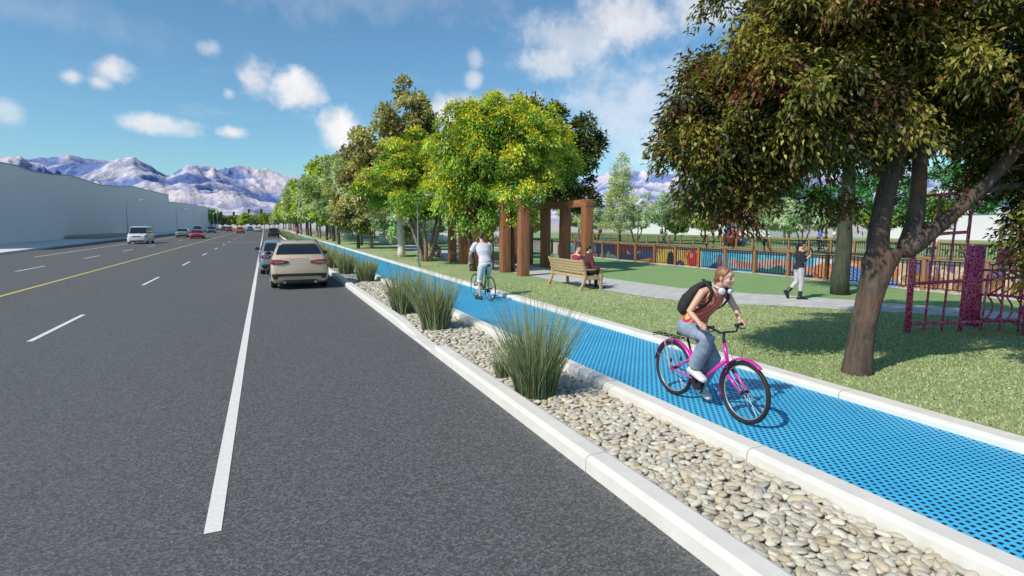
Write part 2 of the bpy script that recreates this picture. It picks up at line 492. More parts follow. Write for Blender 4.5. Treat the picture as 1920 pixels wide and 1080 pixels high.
t.link(t.mix(t.mapr(t.noise(3, co, 5), .35, .7), (.46, .37, .25), (.36, .33, .18)), b.inputs['Base Color']); b.inputs['Roughness'].default_value = .95
vs = [(40 + 3 * math.cos(a) * (1 + .3 * math.sin(3 * a)) + 4, 33 + 7 * math.sin(a), .104) for a in np.linspace(0, 2 * PI, 25)[:-1]]
tag(MB().add(vs, [tuple(range(24))]).build('bare_soil_patch', MATS['bare_soil'], fixn=False), kind='structure')
sheet('channel_ledge', CX1 + .02, 34.6, CY0, CY1, .13, CONC)
cw = MB(); cw.add([(CX0, CY0, CZ), (CX1, CY0, CZ), (CX1, CY1, CZ), (CX0, CY1, CZ)], [(0, 1, 2, 3)])
cw.box((CX0 - .1, (CY0 + CY1) / 2, CZ / 2 - .02), (.196, CY1 - CY0, -CZ - .02)); cw.box(((CX0 + CX1) / 2, CY1 + .1, CZ / 2 - .02), (CX1 - CX0, .196, -CZ - .02))
tag(cw.build('channel_basin', CONC), kind='structure')

# kerbs --------------------------------------------------------------


def kerb(name, x0, x1, joints, topf=lambda y: .15, zb=-.05, shiftf=None):
    mb = MB()
    for a, b_ in zip(joints[:-1], joints[1:]):
        L = b_ - a; nn = max(1, int(L / .12)) if L < 6 and topf(a + L * .5) != topf(a) or (8.5 < a < 12.5 and L < 5) else max(1, int(L / 4))
        secs = []
        for i in range(nn + 1):
            y = a + .005 + (L - .01) * i / nn; h = topf(y); c = min(.03, h * .5)
            s0 = 0
            if h < .14: s0 = (.15 - h) * .9
            secs.append([(x0, y, zb), (x0 + .004, y, h * .75), (x0 + .012 + s0 * .3, y, h - c * .55), (x0 + .05 + s0 * .5, y, h), (x1 - .04 + s0 * .2, y, h), (x1 - .01 + s0 * .2, y, h - .012), (x1 + s0 * .2, y, h - .035), (x1, y, zb)])
        mb.loft(secs)
    mb.box(((x0 + x1) / 2 + .01, (joints[0] + joints[-1]) / 2, .02), (x1 - x0 - .05, joints[-1] - joints[0], .03))
    o = mb.build(name, CONC, smooth=False, bevel=0)
    return tag(o, kind='structure')


def dip(y):
    for a in (9.0, 96.0, 180.0):
        if a <= y < a + .3: return .15 - .125 * (y - a) / .3
        if a + .3 <= y < a + 1.1: return .025
        if a + 1.1 <= y < a + 3.1: t_ = (y - a - 1.1) / 2; return .025 + .125 * t_ * t_ * (3 - 2 * t_)
    return .15


kerb('road_kerb', 2.48, 2.72, [-6, -2, 1.2, 4.12, 8.05, 9.0, 12.2] + [12.2 + 4 * k for k in range(1, 21)] + [96, 99.2] + list(range(104, 180, 6)) + [180, 183.2, 200, 230, 260, 300], dip)
kerb('inner_path_kerb', 3.88, 4.13, [-6, -.5, 3.67] + [3.67 + 4.15 * k for k in range(1, 40)] + [230, 300])
kerb('outer_path_kerb', 6.28, 6.57, [-6, .5, 4.58] + [4.58 + 4.15 * k for k in range(1, 40)] + [230, 300])
# left kerb and pavement
LK = [(-8, -16.6), (30, -16.8), (50, -17.3), (70, -18.5), (93, -19.3), (130, -19.6), (300, -19.8)]
secs = [[(x, y, -.05), (x - .02, y, .12), (x - .05, y, .15), (x - .3, y, .15), (x - .3, y, -.05)] for y, x in LK]
tag(MB().loft(secs).build('far_kerb', CONC), kind='structure')
vs = [(x - .3, y, .148) for y, x in LK] + [(-30, y, .148) for y, x in LK]; n = len(LK)
tag(MB().add(vs, [(i, i + 1, n + i + 1, n + i) for i in range(n - 1)]).build('far_pavement', CONC, fixn=False), kind='structure')
# road markings
mk = MB()


def mark(mb, x0, x1, y0, y1, z=.005): mb.add([(x0, y0, z), (x1, y0, z), (x1, y1, z), (x0, y1, z)], [(0, 1, 2, 3)])


mark(mk, -.485, -.375, 4.3, 285)
for k in range(-1, 26): mark(mk, -4.13, -4.03, 13.02 + 10.7 * k, 16.45 + 10.7 * k)
for k in range(-2, 24): mark(mk, -10.66, -10.55, 33.0 + 10.9 * k, 36.8 + 10.9 * k)
mk.add([(-14.2, 47.3, .005), (-14.08, 47.3, .005), (-14.6, 285, .005), (-14.72, 285, .005)], [(0, 1, 2, 3)])
mark(mk, -13.9, -.9, 77.0, 77.25)
tag(mk.build('white_lane_lines', PAINTW, fixn=False), kind='structure')
my = MB(); mark(my, -7.46, -7.33, -6, 285); tag(my.build('yellow_centre_line', PAINTY, fixn=False), kind='structure')
# crossing road beyond
sheet('cross_street', -80, 90, 300, 316, .004, ASPH)

# mountains ----------------------------------------------------------


def vnoise(x, y, seed):
    rs = np.random.RandomState(seed); tab = rs.rand(256, 256)
    xi = np.floor(x).astype(int); yi = np.floor(y).astype(int); fx = x - xi; fy = y - yi
    fx = fx * fx * (3 - 2 * fx); fy = fy * fy * (3 - 2 * fy)
    g_ = lambda a, b_: tab[a % 256, b_ % 256]
    return (g_(xi, yi) * (1 - fx) + g_(xi + 1, yi) * fx) * (1 - fy) + (g_(xi, yi + 1) * (1 - fx) + g_(xi + 1, yi + 1) * fx) * fy


def ridged(x, y, oct_=7, seed=3):
    s = 0; a = .5; tot = 0; wgt = 1
    for o_ in range(oct_):
        n_ = 1 - np.abs(2 * vnoise(x * 2 ** o_ + 13 * o_, y * 2 ** o_ + 7 * o_, seed + o_) - 1); n_ = n_ ** 2
        s = s + a * n_ * wgt; tot += a; wgt = np.clip(n_ * 1.6, 0, 1); a *= .52
    return s / tot


SIL = [(-50, 4.6), (-25, 4.7), (-20.9, 4.82), (-18.05, 5.09), (-16.24, 4.99), (-13.97, 5.31), (-11.08, 4.83), (-9.78, 5.25), (-7.57, 4.32), (-5.96, 4.84), (-4.13, 4.78), (-2.21, 5.24), (-.49, 4.84), (2.18, 4.26), (4.98, 4.04), (9.86, 3.88), (20, 4.2), (30.74, 4.47), (32.28, 4.97), (34.84, 5.08), (40.8, 4.55), (54, 4.1), (66, 4.0), (90, 4)]
naz, nr = 1100, 230
az = np.radians(np.linspace(-34, 78, naz)); rr = np.linspace(2600, 7400, nr)
A, Rr = np.meshgrid(az, rr, indexing='ij'); X = np.sin(A) * Rr; Y = np.cos(A) * Rr
wx = vnoise(X / 900, Y / 900, 50) * .9; wy = vnoise(X / 900 + 40, Y / 900, 51) * .9
Rg = ridged(X / 1500 + wx, Y / 1500 + wy, 7)
tt = (Rr - 2600) / 4800
envl = np.clip(tt * 1.25, 0, 1) ** 1.5 * (.42 + .58 * np.clip(Rg * 1.25, 0, 1)) + .02 * tt
elev = np.interp(np.degrees(A), [s_[0] for s_ in SIL], [s_[1] for s_ in SIL])
ang = envl * 1.0
raw = np.degrees(np.arctan(ang * 620 / Rr)); mx = raw.max(axis=1, keepdims=True)
ksm = np.ones(61) / 61; mxs = np.convolve(np.pad(mx[:, 0], 30, mode='edge'), ksm, 'valid')[:, None]
ra_ = raw / mxs; ra_ = np.where(ra_ > .86, .86 + .12 * np.tanh((ra_ - .86) / .12), ra_) * 1.06
Z = Rr * np.tan(np.radians(elev)) * ra_ * np.clip(Rr / 7000 + .0, 0, 1.0) / np.clip(Rr / 7000, .01, 1)
Z = np.clip(Z, 0, None) - 4 * (tt < .02)
gx, gy = np.gradient(Z)
slope = np.clip((np.abs(gx) + np.abs(gy)) / 22, 0, 1)
var = vnoise(X / 260, Y / 260, 60) * .5 + vnoise(X / 90, Y / 90, 61) * .3 + vnoise(X / 40, Y / 40, 62) * .2
fin = ridged(X / 420 + wx * 2, Y / 420 + wy * 2, 5, 90) * .6 + ridged(X / 170 + wx * 3, Y / 170 + wy * 3, 4, 120) * .4
pale = np.array((.66, .61, .66)); blue = np.array((.14, .21, .44)); pink = np.array((.58, .48, .46))  # blue carries the aerial cast of distance, painted into the rock
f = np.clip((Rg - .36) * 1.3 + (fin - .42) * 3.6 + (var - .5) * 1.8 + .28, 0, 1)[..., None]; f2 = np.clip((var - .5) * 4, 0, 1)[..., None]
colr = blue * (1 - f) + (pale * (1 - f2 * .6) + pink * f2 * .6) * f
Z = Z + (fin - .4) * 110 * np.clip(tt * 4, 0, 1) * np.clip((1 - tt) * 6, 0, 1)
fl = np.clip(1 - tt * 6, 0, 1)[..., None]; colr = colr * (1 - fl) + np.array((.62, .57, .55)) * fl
idx = np.arange(naz * nr).reshape(naz, nr)
F = np.stack([idx[:-1, :-1], idx[1:, :-1], idx[1:, 1:], idx[:-1, 1:]], -1).reshape(-1)
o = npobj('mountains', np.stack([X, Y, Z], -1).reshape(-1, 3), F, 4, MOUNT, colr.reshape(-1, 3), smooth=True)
tag(o, kind='structure')

# pebbles ------------------------------------------------------------
ico = bpy.data.meshes.new('i')
import bmesh
bm = bmesh.new(); bmesh.ops.create_icosphere(bm, subdivisions=2, radius=1); iv = np.array([v_.co[:] for v_ in bm.verts]); itf = np.array([[v_.index for v_ in f_.verts] for f_ in bm.faces]); bm.free()
rs = np.random.RandomState(5)


def scatter(x0, x1, y0, y1, sp, sc, z0, zv):
    xs = np.arange(x0, x1, sp); ys = np.arange(y0, y1, sp * .82); P = np.array([(x, y) for y in ys for x in xs])
    P = P + rs.uniform(-.42, .42, P.shape) * sp; P = P[(P[:, 0] > x0 + .02) & (P[:, 0] < x1 - .02)]; n_ = len(P)
    S = np.stack([rs.uniform(.55, 1.25, n_) * sc, rs.uniform(.42, .8, n_) * sc, rs.uniform(.25, .42, n_) * sc], 1)
    a = rs.uniform(0, PI, n_); ca, sa = np.cos(a), np.sin(a); tl = rs.uniform(-.3, .3, (n_, 2))
    v_ = iv[None] * S[:, None]; lump = 1 + .12 * np.sin(iv[None, :, 0] * 3 + rs.uniform(0, 6, (n_, 1))) * np.cos(iv[None, :, 1] * 2 + rs.uniform(0, 6, (n_, 1)))
    v_ = v_ * lump[..., None]; z = v_[..., 2] + v_[..., 0] * tl[:, :1] + v_[..., 1] * tl[:, 1:]
    x = v_[..., 0] * ca[:, None] - v_[..., 1] * sa[:, None] + P[:, :1]; y = v_[..., 0] * sa[:, None] + v_[..., 1] * ca[:, None] + P[:, 1:]
    z = z + z0 + rs.uniform(0, zv, (n_, 1))
    pal = np.array([(.52, .475, .37), (.60, .56, .45), (.47, .43, .33), (.40, .385, .33), (.50, .42, .29), (.56, .52, .42), (.44, .33, .22), (.64, .61, .52)])
    c = pal[rs.choice(8, n_, p=[.24, .2, .14, .1, .1, .14, .03, .05])] * rs.uniform(.85, 1.1, (n_, 1))
    C = np.repeat(c[:, None], len(iv), 1)
    Fv = (itf[None] + (np.arange(n_) * len(iv))[:, None, None]).reshape(-1)
    return np.stack([x, y, z], -1).reshape(-1, 3), Fv, C.reshape(-1, 3)


parts = [scatter(2.70, 3.90, .8, 9, .088, .060, .020, .008), scatter(2.71, 3.89, .8, 9, .105, .056, .036, .010),
         scatter(2.70, 3.90, 9, 22, .10, .066, .020, .01), scatter(2.71, 3.89, 9, 22, .16, .062, .04, .012)]
off = 0; PV = []; PFc = []; PC = []
for a_, b_, c_ in parts: PV.append(a_); PFc.append(b_ + off); PC.append(c_); off += len(a_)
tag(npobj('pebbles', np.vstack(PV), np.concatenate(PFc), 3, PEB, np.vstack(PC), smooth=True), kind='stuff')

# short lawn blades near the viewer -----------------------------------
nb = 120000
yy = 1.2 + (rs.rand(nb) ** 1.6) * 17; xx = 6.60 + rs.rand(nb) * (2.2 + yy * .9); keep = (xx < 16.5)
d_path = xx - np.interp(yy, [p[1] for p in PF], [p[0] for p in PF]); keep &= (d_path < -.02)
xx = xx[keep]; yy = yy[keep]; nb = len(xx)
a = rs.uniform(0, 2 * PI, nb); hgt = rs.uniform(.012, .034, nb); wd = rs.uniform(.003, .007, nb) * (1 + yy * .12); ln = rs.uniform(-.03, .03, (nb, 2))
v0 = np.stack([xx - np.cos(a) * wd, yy - np.sin(a) * wd, np.full(nb, LZ)], 1); v1 = np.stack([xx + np.cos(a) * wd, yy + np.sin(a) * wd, np.full(nb, LZ)], 1)
v2 = np.stack([xx + ln[:, 0], yy + ln[:, 1], LZ + hgt], 1)
c = np.array([(.46, .51, .25), (.56, .60, .34), (.32, .38, .16), (.58, .58, .36), (.15, .20, .07)])[rs.choice(5, nb, p=[.32, .26, .18, .14, .10])]
tag(npobj('lawn_blades', np.stack([v0, v1, v2], 1).reshape(-1, 3), np.arange(nb * 3), 3, BLADE, np.repeat(c, 3, 0)), kind='stuff')

# ================================================================== BUILDINGS AND WALLS
GREYW = mat('plain_grey_render', (.95, .85, .80), .85, var=.12, vscale=.15, bump=.05, bscale=3)
WHITEW = mat('white_render', (.62, .62, .63), .8, var=.1, vscale=.3)
DARKW = mat('brown_ledge', (.42, .38, .33), .85, var=.2)
prof = [(58, 8.3), (78, 8.5), (82.3, 8.6), (87.1, 8.35), (94.7, 8.55), (101.7, 9.0), (119, 8.7), (129, 9.15), (146, 10.1), (168, 10.2), (195.2, 10.7), (195.3, 8.6), (254, 9.6), (374, 11.1)]
bl = thing('blank_building', 'long windowless grey building with a stepped roofline on the far side of the road', 'building', (-25.5, 0, .15))
poly = [(58, -.1)] + prof + [(374, -.1)]
MB().prism([(y, z) for y, z in poly], 0, -22, 0).build('wall', GREYW, bl)
cp = MB()
for (y0, z0), (y1, z1) in zip(prof[:-1], prof[1:]):
    if y1 - y0 > 1: cp.loft([[(-.3, y0, z0 + .003), (.06, y0, z0 + .003), (.06, y0, z0 + .1), (-.3, y0, z0 + .1)], [(-.3, y1, z1 + .003), (.06, y1, z1 + .003), (.06, y1, z1 + .1), (-.3, y1, z1 + .1)]])
cp.build('coping', DARKW, bl)
tag(MB().box((-23.2, 110, .38), (4.2, 26, .46)).build('low_wall', DARKW, bevel=.03), 'low brown ledge wall at the foot of the long grey building', 'low wall')
for i, (x, y, sx, sy, h, lab) in enumerate([(92, 30, 8, 60, 3.6, 'long white low building behind the park trees at right'), (84, 92, 10, 40, 3.0, 'white low building glimpsed beyond the olive trees'), (30, 150, 30, 10, 3.2, 'pale grey low building beyond the avenue of street trees'), (-52, 330, 40, 12, 4.0, 'small grey building beyond the crossroads')]):
    bt = thing('low_building', lab, 'building', (x, y, 0))
    MB().box((0, 0, h / 2), (sx, sy, h)).build('wall', WHITEW, bt)
    MB().box((0, 0, h + .12), (sx + .5, sy + .5, .22)).build('roof', mat('pale_roof', (.5, .5, .52), .8), bt)
o = MB()
pts = [(19.5 + 9 * math.sin(a), 60 - 3.0 * math.cos(a)) for a in np.linspace(-1.3, 1.2, 26)]
secs = [[(x, y, .1), (x - .1, y - .15, 1.1), (x - .05, y + .25, 1.25), (x, y + .5, .1)] for x, y in pts]
tag(o.loft(secs).build('curved_wall', WHITEW, smooth=True), 'low curved white seating wall beyond the timber portal row', 'wall')

# mural wall on the far bank of the channel --------------------------
m, t, b = newmat('mural_paint')
at_ = t.n('ShaderNodeAttribute'); at_.attribute_name = 'Col'; t.link(at_.outputs['Color'], b.inputs['Base Color']); b.inputs['Roughness'].default_value = .6
MURAL = m
mw = thing('mural_wall', 'painted concrete channel wall with bright murals seen through the railing', 'mural wall', (CX1, 26, 0))
MB().box((.14, 0, -1.25), (.26, 76, 2.7)).build('wall', CONC, mw)
MB().box((.1, 0, .14), (.42, 76, .1)).build('coping', mat('dark_coping', (.10, .105, .115), .7), mw)
SY = np.array([10.2, 12.2, 14.6, 17.4, 20.7, 24.8, 29.9, 36.5, 45.5, 58.2])       # positions along the wall
SU = np.array([1920, 1840, 1757, 1672, 1584, 1492, 1397, 1300, 1202, 1105])
ny, nz = 1500, 60
yg = np.linspace(9.0, 60, ny); zg = np.linspace(-2.5, .08, nz)
YY, ZZ = np.meshgrid(yg, zg, indexing='ij')
# invert: art coordinate u decreases with Y
U_ = np.interp(YY, SY, SU)
T_ = np.clip((ZZ + 1.85) / 1.9, 0, 1)
C = np.zeros(YY.shape + (3,)); C[:] = (.45, .40, .35)


def paint(mask, col):
    C[mask] = col


nz1 = vnoise(U_ / 9, T_ * 4, 80) * .6 + vnoise(U_ / 3.3, T_ * 10, 81) * .4
s1 = U_ < 1112; paint(s1, (.05, .42, .60)); paint(s1 & (T_ < .35 + .3 * nz1), (.28, .12, .06)); paint(s1 & (nz1 > .66), (.55, .70, .72))
s = (U_ >= 1112) & (U_ < 1146); paint(s, (.05, .20, .48)); paint(s & (nz1 > .42) & (U_ > 1118), (.28, .06, .04)); paint(s & (nz1 > .62), (.42, .15, .05)); paint(s & (np.abs(nz1 - .42) < .02), (.01, .01, .02))
s = (U_ >= 1146) & (U_ < 1300); paint(s, (.012, .035, .085))
paint(s & (U_ < 1176) & (T_ < .15 + .6 * vnoise(U_ / 2.5, T_ * 2, 83)), (.16, .28, .26))
paint(s & (U_ > 1172) & (T_ > .62 + (U_ - 1200) * .002), (.13, .02, .02))
paint(s & (U_ > 1190) & (T_ > .6) & (T_ < .78) & (nz1 > .5), (.30, .32, .34))
paint(s & (U_ > 1176) & (T_ < (U_ - 1170) / 120 * .9 + .06), (.60, .33, .015)); paint(s & (U_ > 1176) & (T_ < (U_ - 1180) / 200), (.52, .17, .02))
paint(s & (U_ > 1215) & (U_ < 1225) & (T_ < .3), (.02, .12, .35)); paint(s & (((U_ - 1231) / 7) ** 2 + ((T_ - .32) / .2) ** 2 < 1), (.45, .05, .03))
paint(s & (U_ > 1205) & (T_ > .5) & (T_ < .52 + .35 * np.sin((U_ - 1180) / 40)), (.02, .06, .18))
paint(s & (U_ > 1236), (.62, .42, .03)); paint(s & (U_ > 1236) & (nz1 > .62), (.5, .2, .03))
paint(s & (((U_ - 1257) / 5.5) ** 2 + ((T_ - .45) / .42) ** 2 < 1), (.012, .014, .03))
paint(s & (U_ > 1262) & (U_ < 1275), (.6, .35, .08))
paint(s & (((U_ - 1288) / 8) ** 2 + ((T_ - .62) / .36) ** 2 < 1), (.55, .015, .01)); paint(s & (((U_ - 1286) / 2) ** 2 + ((T_ - .75) / .12) ** 2 < 1), (.75, .3, .25))
paint(s & (((U_ - 1271) / 6) ** 2 + ((T_ - .25) / .26) ** 2 < 1), (.05, .015, .10)); paint(s & (((U_ - 1271) / 4) ** 2 + ((T_ - .25) / .16) ** 2 < 1) & (nz1 > .5), (.3, .3, .5))
paint((U_ >= 1294) & (U_ < 1300), (.62, .55, .45))
s = (U_ >= 1300) & (U_ < 1467); paint(s, (.04, .36, .55)); paint(s & (nz1 > .6), (.12, .48, .62))
band = s & (U_ > 1345) & (np.abs(T_ - .62 - .08 * np.sin(U_ / 17)) < .13); paint(band, (.48, .17, .13)); paint(band & (nz1 > .55), (.55, .30, .24))
hill = .30 + .14 * np.sin(U_ / 13) + .08 * np.sin(U_ / 5 + 1); paint(s & (T_ < hill), (.012, .03, .10)); paint(s & (U_ > 1380) & (U_ < 1425) & (T_ < hill + .12), (.02, .11, .11)); paint(s & (U_ > 1390) & (T_ < .13 + .05 * np.sin(U_ / 8)), (.30, .10, .04))
paint(s & (U_ > 1425) & (T_ < .34 + .05 * np.sin(U_ / 9)), (.27, .13, .06)); paint(s & (U_ > 1425) & (np.abs(T_ - .38 - .05 * np.sin(U_ / 9)) < .04), (.01, .02, .05))
paint(s & (((U_ - 1329) / 4.5) ** 2 + ((T_ - .45) / .42) ** 2 < 1), (.06, .10, .25)); paint(s & (((U_ - 1328) / 3) ** 2 + ((T_ - .62) / .12) ** 2 < 1), (.35, .10, .08)); paint(s & (np.abs(U_ - 1329) < 3) & (T_ < .22), (.45, .42, .3))
s = (U_ >= 1467) & (U_ < 1502); paint(s, (.52, .17, .05)); paint(s & (T_ > .72 + .12 * np.sin(U_ / 9)), (.45, .58, .62)); paint(s & (nz1 > .6), (.58, .27, .10)); paint(s & (np.abs(T_ - .3 - .2 * np.sin(U_ / 10)) < .02), (.02, .01, .01))
s = (U_ >= 1500) & (U_ < 1584); ph = T_ * 9 + (U_ - 1500) * .055 + 1.5 * np.sin(U_ / 20); fr = ph - np.floor(ph)
paint(s, (.03, .12, .42)); paint(s & (fr < .35), (.10, .28, .55)); paint(s & (fr > .78), (.16, .12, .30)); paint(s & (T_ > .55 + .006 * (1560 - U_)) & (U_ > 1515), (.52, .17, .06)); paint(s & (T_ > .8) & (nz1 > .5), (.6, .38, .25))
s = (U_ >= 1584) & (U_ < 1740); paint(s, (.45, .20, .08)); paint(s & (nz1 > .52), (.58, .36, .18)); paint(s & (nz1 < .36), (.22, .07, .04)); paint(s & (np.abs(nz1 - .50) < .015), (.02, .015, .02)); paint(s & (T_ > .75) & (nz1 < .5), (.14, .08, .25)); paint(s & (np.abs(nz1 - .62) < .02), (.75, .7, .6))
s = (U_ >= 1740) & (U_ < 1842); dm = .55 + .3 * np.abs(np.sin((U_ - 1740) / 32)); paint(s, (.40, .55, .58)); paint(s & (T_ < dm), (.60, .20, .05)); paint(s & (T_ < dm - .25) & (nz1 > .5), (.55, .27, .12)); paint(s & (np.abs(T_ - dm) < .03), (.02, .01, .01)); paint(s & (T_ < .12), (.38, .18, .10))
s = (U_ >= 1842); ph = T_ * 7 - (U_ - 1842) * .08; fr = ph - np.floor(ph); paint(s, (.04, .16, .45)); paint(s & (fr < .4), (.35, .52, .62)); paint(s & (T_ > .8), (.05, .06, .16))
C = (C * .68 + C.mean(axis=2, keepdims=True) * .10)
idx = np.arange(ny * nz).reshape(ny, nz); F = np.stack([idx[:-1, :-1], idx[:-1, 1:], idx[1:, 1:], idx[1:, :-1]], -1).reshape(-1)
npobj('mural', np.stack([np.full(YY.size, -.004), YY.ravel() - 26, ZZ.ravel()], 1), F, 4, MURAL, C.reshape(-1, 3), parent=mw)

# fences --------------------------------------------------------------


def railing(name, label, x, y0, y1, h, group=None, step=1.62, bal=.135, zb=LZ):
    L = y1 - y0; npost = int(round(L / step)); step = L / npost
    r = thing(name, label, 'fence', (x, y0, zb))
    for i in range(npost + 1):
        MB().box((0, i * step, h / 2 - .02), (.11, .11, h)).build('post', FENCEW, r, bevel=.008) if i < 2 else None
        if i >= 2:
            p = [c for c in r.children if c.name.startswith('post')][1].copy(); COL.objects.link(p); p.parent = r; p.location = (0, (i - 1) * step, 0)
    MB().box((0, L / 2, h + .035), (.16, L + .2, .07)).build('top_rail', FENCER, r, bevel=.008)
    bb = MB(); bb.box((0, L / 2, .10), (.03, L, .03)); bb.box((0, L / 2, h - .06), (.03, L, .03))
    nbal = int(L / bal)
    for k in range(nbal):
        bb.box((0, (k + .5) * L / nbal, h / 2 + .02), (.026, .026, h - .18))
    bb.build('baluster_panel', BLACKM, r)
    return r


railing('timber_railing', 'near timber railing with black balusters in front of the painted channel', 18.5, 6.0, 44.0, .98)
railing('timber_railing', 'far timber railing with black balusters along the top of the mural wall', 34.0, 8.0, 62.0, 1.0)
railing('timber_railing', 'timber railing at the far end of the channel behind the portal row', 18.5, 45.6, 62.0, .95)

# ================================================================== TREES
GREENPAL = {
    'big': ([(.062, .078, .012), (.105, .110, .015), (.165, .090, .028), (.034, .038, .012), (.24, .21, .035), (.20, .055, .028), (.36, .32, .07)], [.23, .22, .15, .18, .11, .07, .04]),
    'golden': ([(.16, .30, .045), (.26, .42, .06), (.08, .18, .03), (.42, .55, .09), (.60, .62, .10)], [.28, .26, .16, .18, .12]),
    'olivebrown': ([(.36, .33, .12), (.46, .42, .19), (.24, .24, .07), (.62, .57, .36), (.27, .32, .09)], [.3, .25, .18, .14, .13]),
    'pale': ([(.36, .44, .20), (.48, .55, .30), (.22, .32, .11), (.62, .64, .45), (.18, .32, .08)], [.3, .25, .18, .14, .13]),
    'dark': ([(.055, .080, .028), (.085, .110, .035), (.038, .055, .020), (.17, .19, .05)], [.35, .3, .25, .1]),
    'yellowpale': ([(.58, .57, .24), (.44, .50, .17), (.70, .64, .34), (.30, .36, .12)], [.3, .3, .2, .2]),
    'olive': ([(.38, .46, .32), (.50, .57, .44), (.24, .38, .18), (.58, .62, .53), (.20, .40, .13)], [.3, .25, .15, .15, .15]),
    'deep': ([(.05, .21, .06), (.10, .30, .10), (.22, .42, .19), (.03, .13, .04)], [.35, .3, .15, .2]),
    'conif': ([(.42, .50, .24), (.56, .58, .30), (.30, .40, .16), (.60, .48, .30)], [.35, .3, .25, .1]),
    'street': ([(.27, .38, .07), (.38, .50, .09), (.17, .26, .05), (.50, .58, .16), (.46, .48, .09)], [.3, .25, .18, .14, .13]),
}


def crown(name, parent, lobes, nleaf, leaf, palk, seed, ncl, clr, droop=.4, tipcol=None, tipw=0.0, shell=(.55, 1.0), flat=.7, cv=(.65, 1.35)):
    """foliage made of many single leaves gathered in sprays; lobes = ellipsoids (cx,cy,cz,rx,ry,rz)"""
    r = np.random.RandomState(seed); lobes = np.array(lobes, float)
    vol = (lobes[:, 3] * lobes[:, 4] * lobes[:, 5]) ** .67; li = r.choice(len(lobes), ncl, p=vol / vol.sum())
    d = r.normal(size=(ncl, 3)); d /= np.linalg.norm(d, axis=1)[:, None]
    rad = shell[0] + (shell[1] - shell[0]) * r.rand(ncl) ** .6
    cc = lobes[li, :3] + d * lobes[li, 3:] * rad[:, None]
    cr = clr * r.uniform(.6, 1.3, ncl)
    pal, pw = GREENPAL[palk]; pal = np.array(pal)
    ccol = pal[r.choice(len(pal), ncl, p=pw)]; cbr = r.uniform(cv[0], cv[1], ncl)
    ci = r.choice(ncl, nleaf, p=cr ** 2 / (cr ** 2).sum())
    off = r.normal(size=(nleaf, 3)) * .5; on_ = np.linalg.norm(off, axis=1)[:, None]; off = off * np.minimum(1, 1.15 / on_) * r.uniform(.8, 1, (nleaf, 1)); off[:, 2] *= flat
    P = cc[ci] + off * cr[ci][:, None]
    P[:, 2] -= droop * cr[ci] * (off[:, 0] ** 2 + off[:, 1] ** 2) * 1.2
    out = nrm_rows(off + d[ci] * .5)
    L = leaf[0] * r.uniform(.6, 1.3, nleaf); Wd = leaf[1] * r.uniform(.7, 1.25, nleaf)
    dirv_ = nrm_rows(out * .8 + r.normal(size=(nleaf, 3)) * .55 + np.array((0, 0, -droop)))
    nn = nrm_rows(r.normal(size=(nleaf, 3)) * .6 + np.array((-.15, 0, 1.0)))
    side = nrm_rows(np.cross(dirv_, nn)); up_ = np.cross(side, dirv_)
    b_ = P; tip = P + dirv_ * L[:, None]; mid = P + dirv_ * (L * .45)[:, None] + up_ * (L * .08)[:, None]
    v_ = np.stack([b_, mid + side * (Wd * .5)[:, None], tip - up_ * (L * .06)[:, None], mid - side * (Wd * .5)[:, None]], 1).reshape(-1, 3)
    pick = r.rand(nleaf) < .62
    lc = np.where(pick[:, None], ccol[ci], pal[r.choice(len(pal), nleaf, p=pw)]) * (cbr[ci] * r.uniform(.7, 1.3, nleaf))[:, None]
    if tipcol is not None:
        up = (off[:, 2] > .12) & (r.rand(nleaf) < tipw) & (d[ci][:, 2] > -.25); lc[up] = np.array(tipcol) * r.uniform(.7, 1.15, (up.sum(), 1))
    o_ = npobj(name, v_, np.arange(nleaf * 4), 4, LEAF, np.repeat(lc, 4, 0), parent=parent)
    return cc


def nrm_rows(a): return a / np.maximum(np.linalg.norm(a, axis=1), 1e-6)[:, None]


def limb(mb, a, b_, r0, r1, seed, bend=.12, n=6, sides=8, sag=0.0):
    r = random.Random(seed); a = np.array(a, float); b_ = np.array(b_, float); L = np.linalg.norm(b_ - a); pts = []; rads = []
    j = np.zeros(3)
    for i in range(n + 1):
        f = i / n
        if 0 < i < n: j = j * .5 + np.array([r.uniform(-1, 1), r.uniform(-1, 1), r.uniform(-.5, .5)]) * L * bend * .4
        else: j = j * 0
        p = a + (b_ - a) * f + j; p[2] += sag * L * math.sin(PI * f)
        pts.append(p); rads.append(r0 + (r1 - r0) * f ** .8)
    mb.tube(pts, rads, sides); return pts


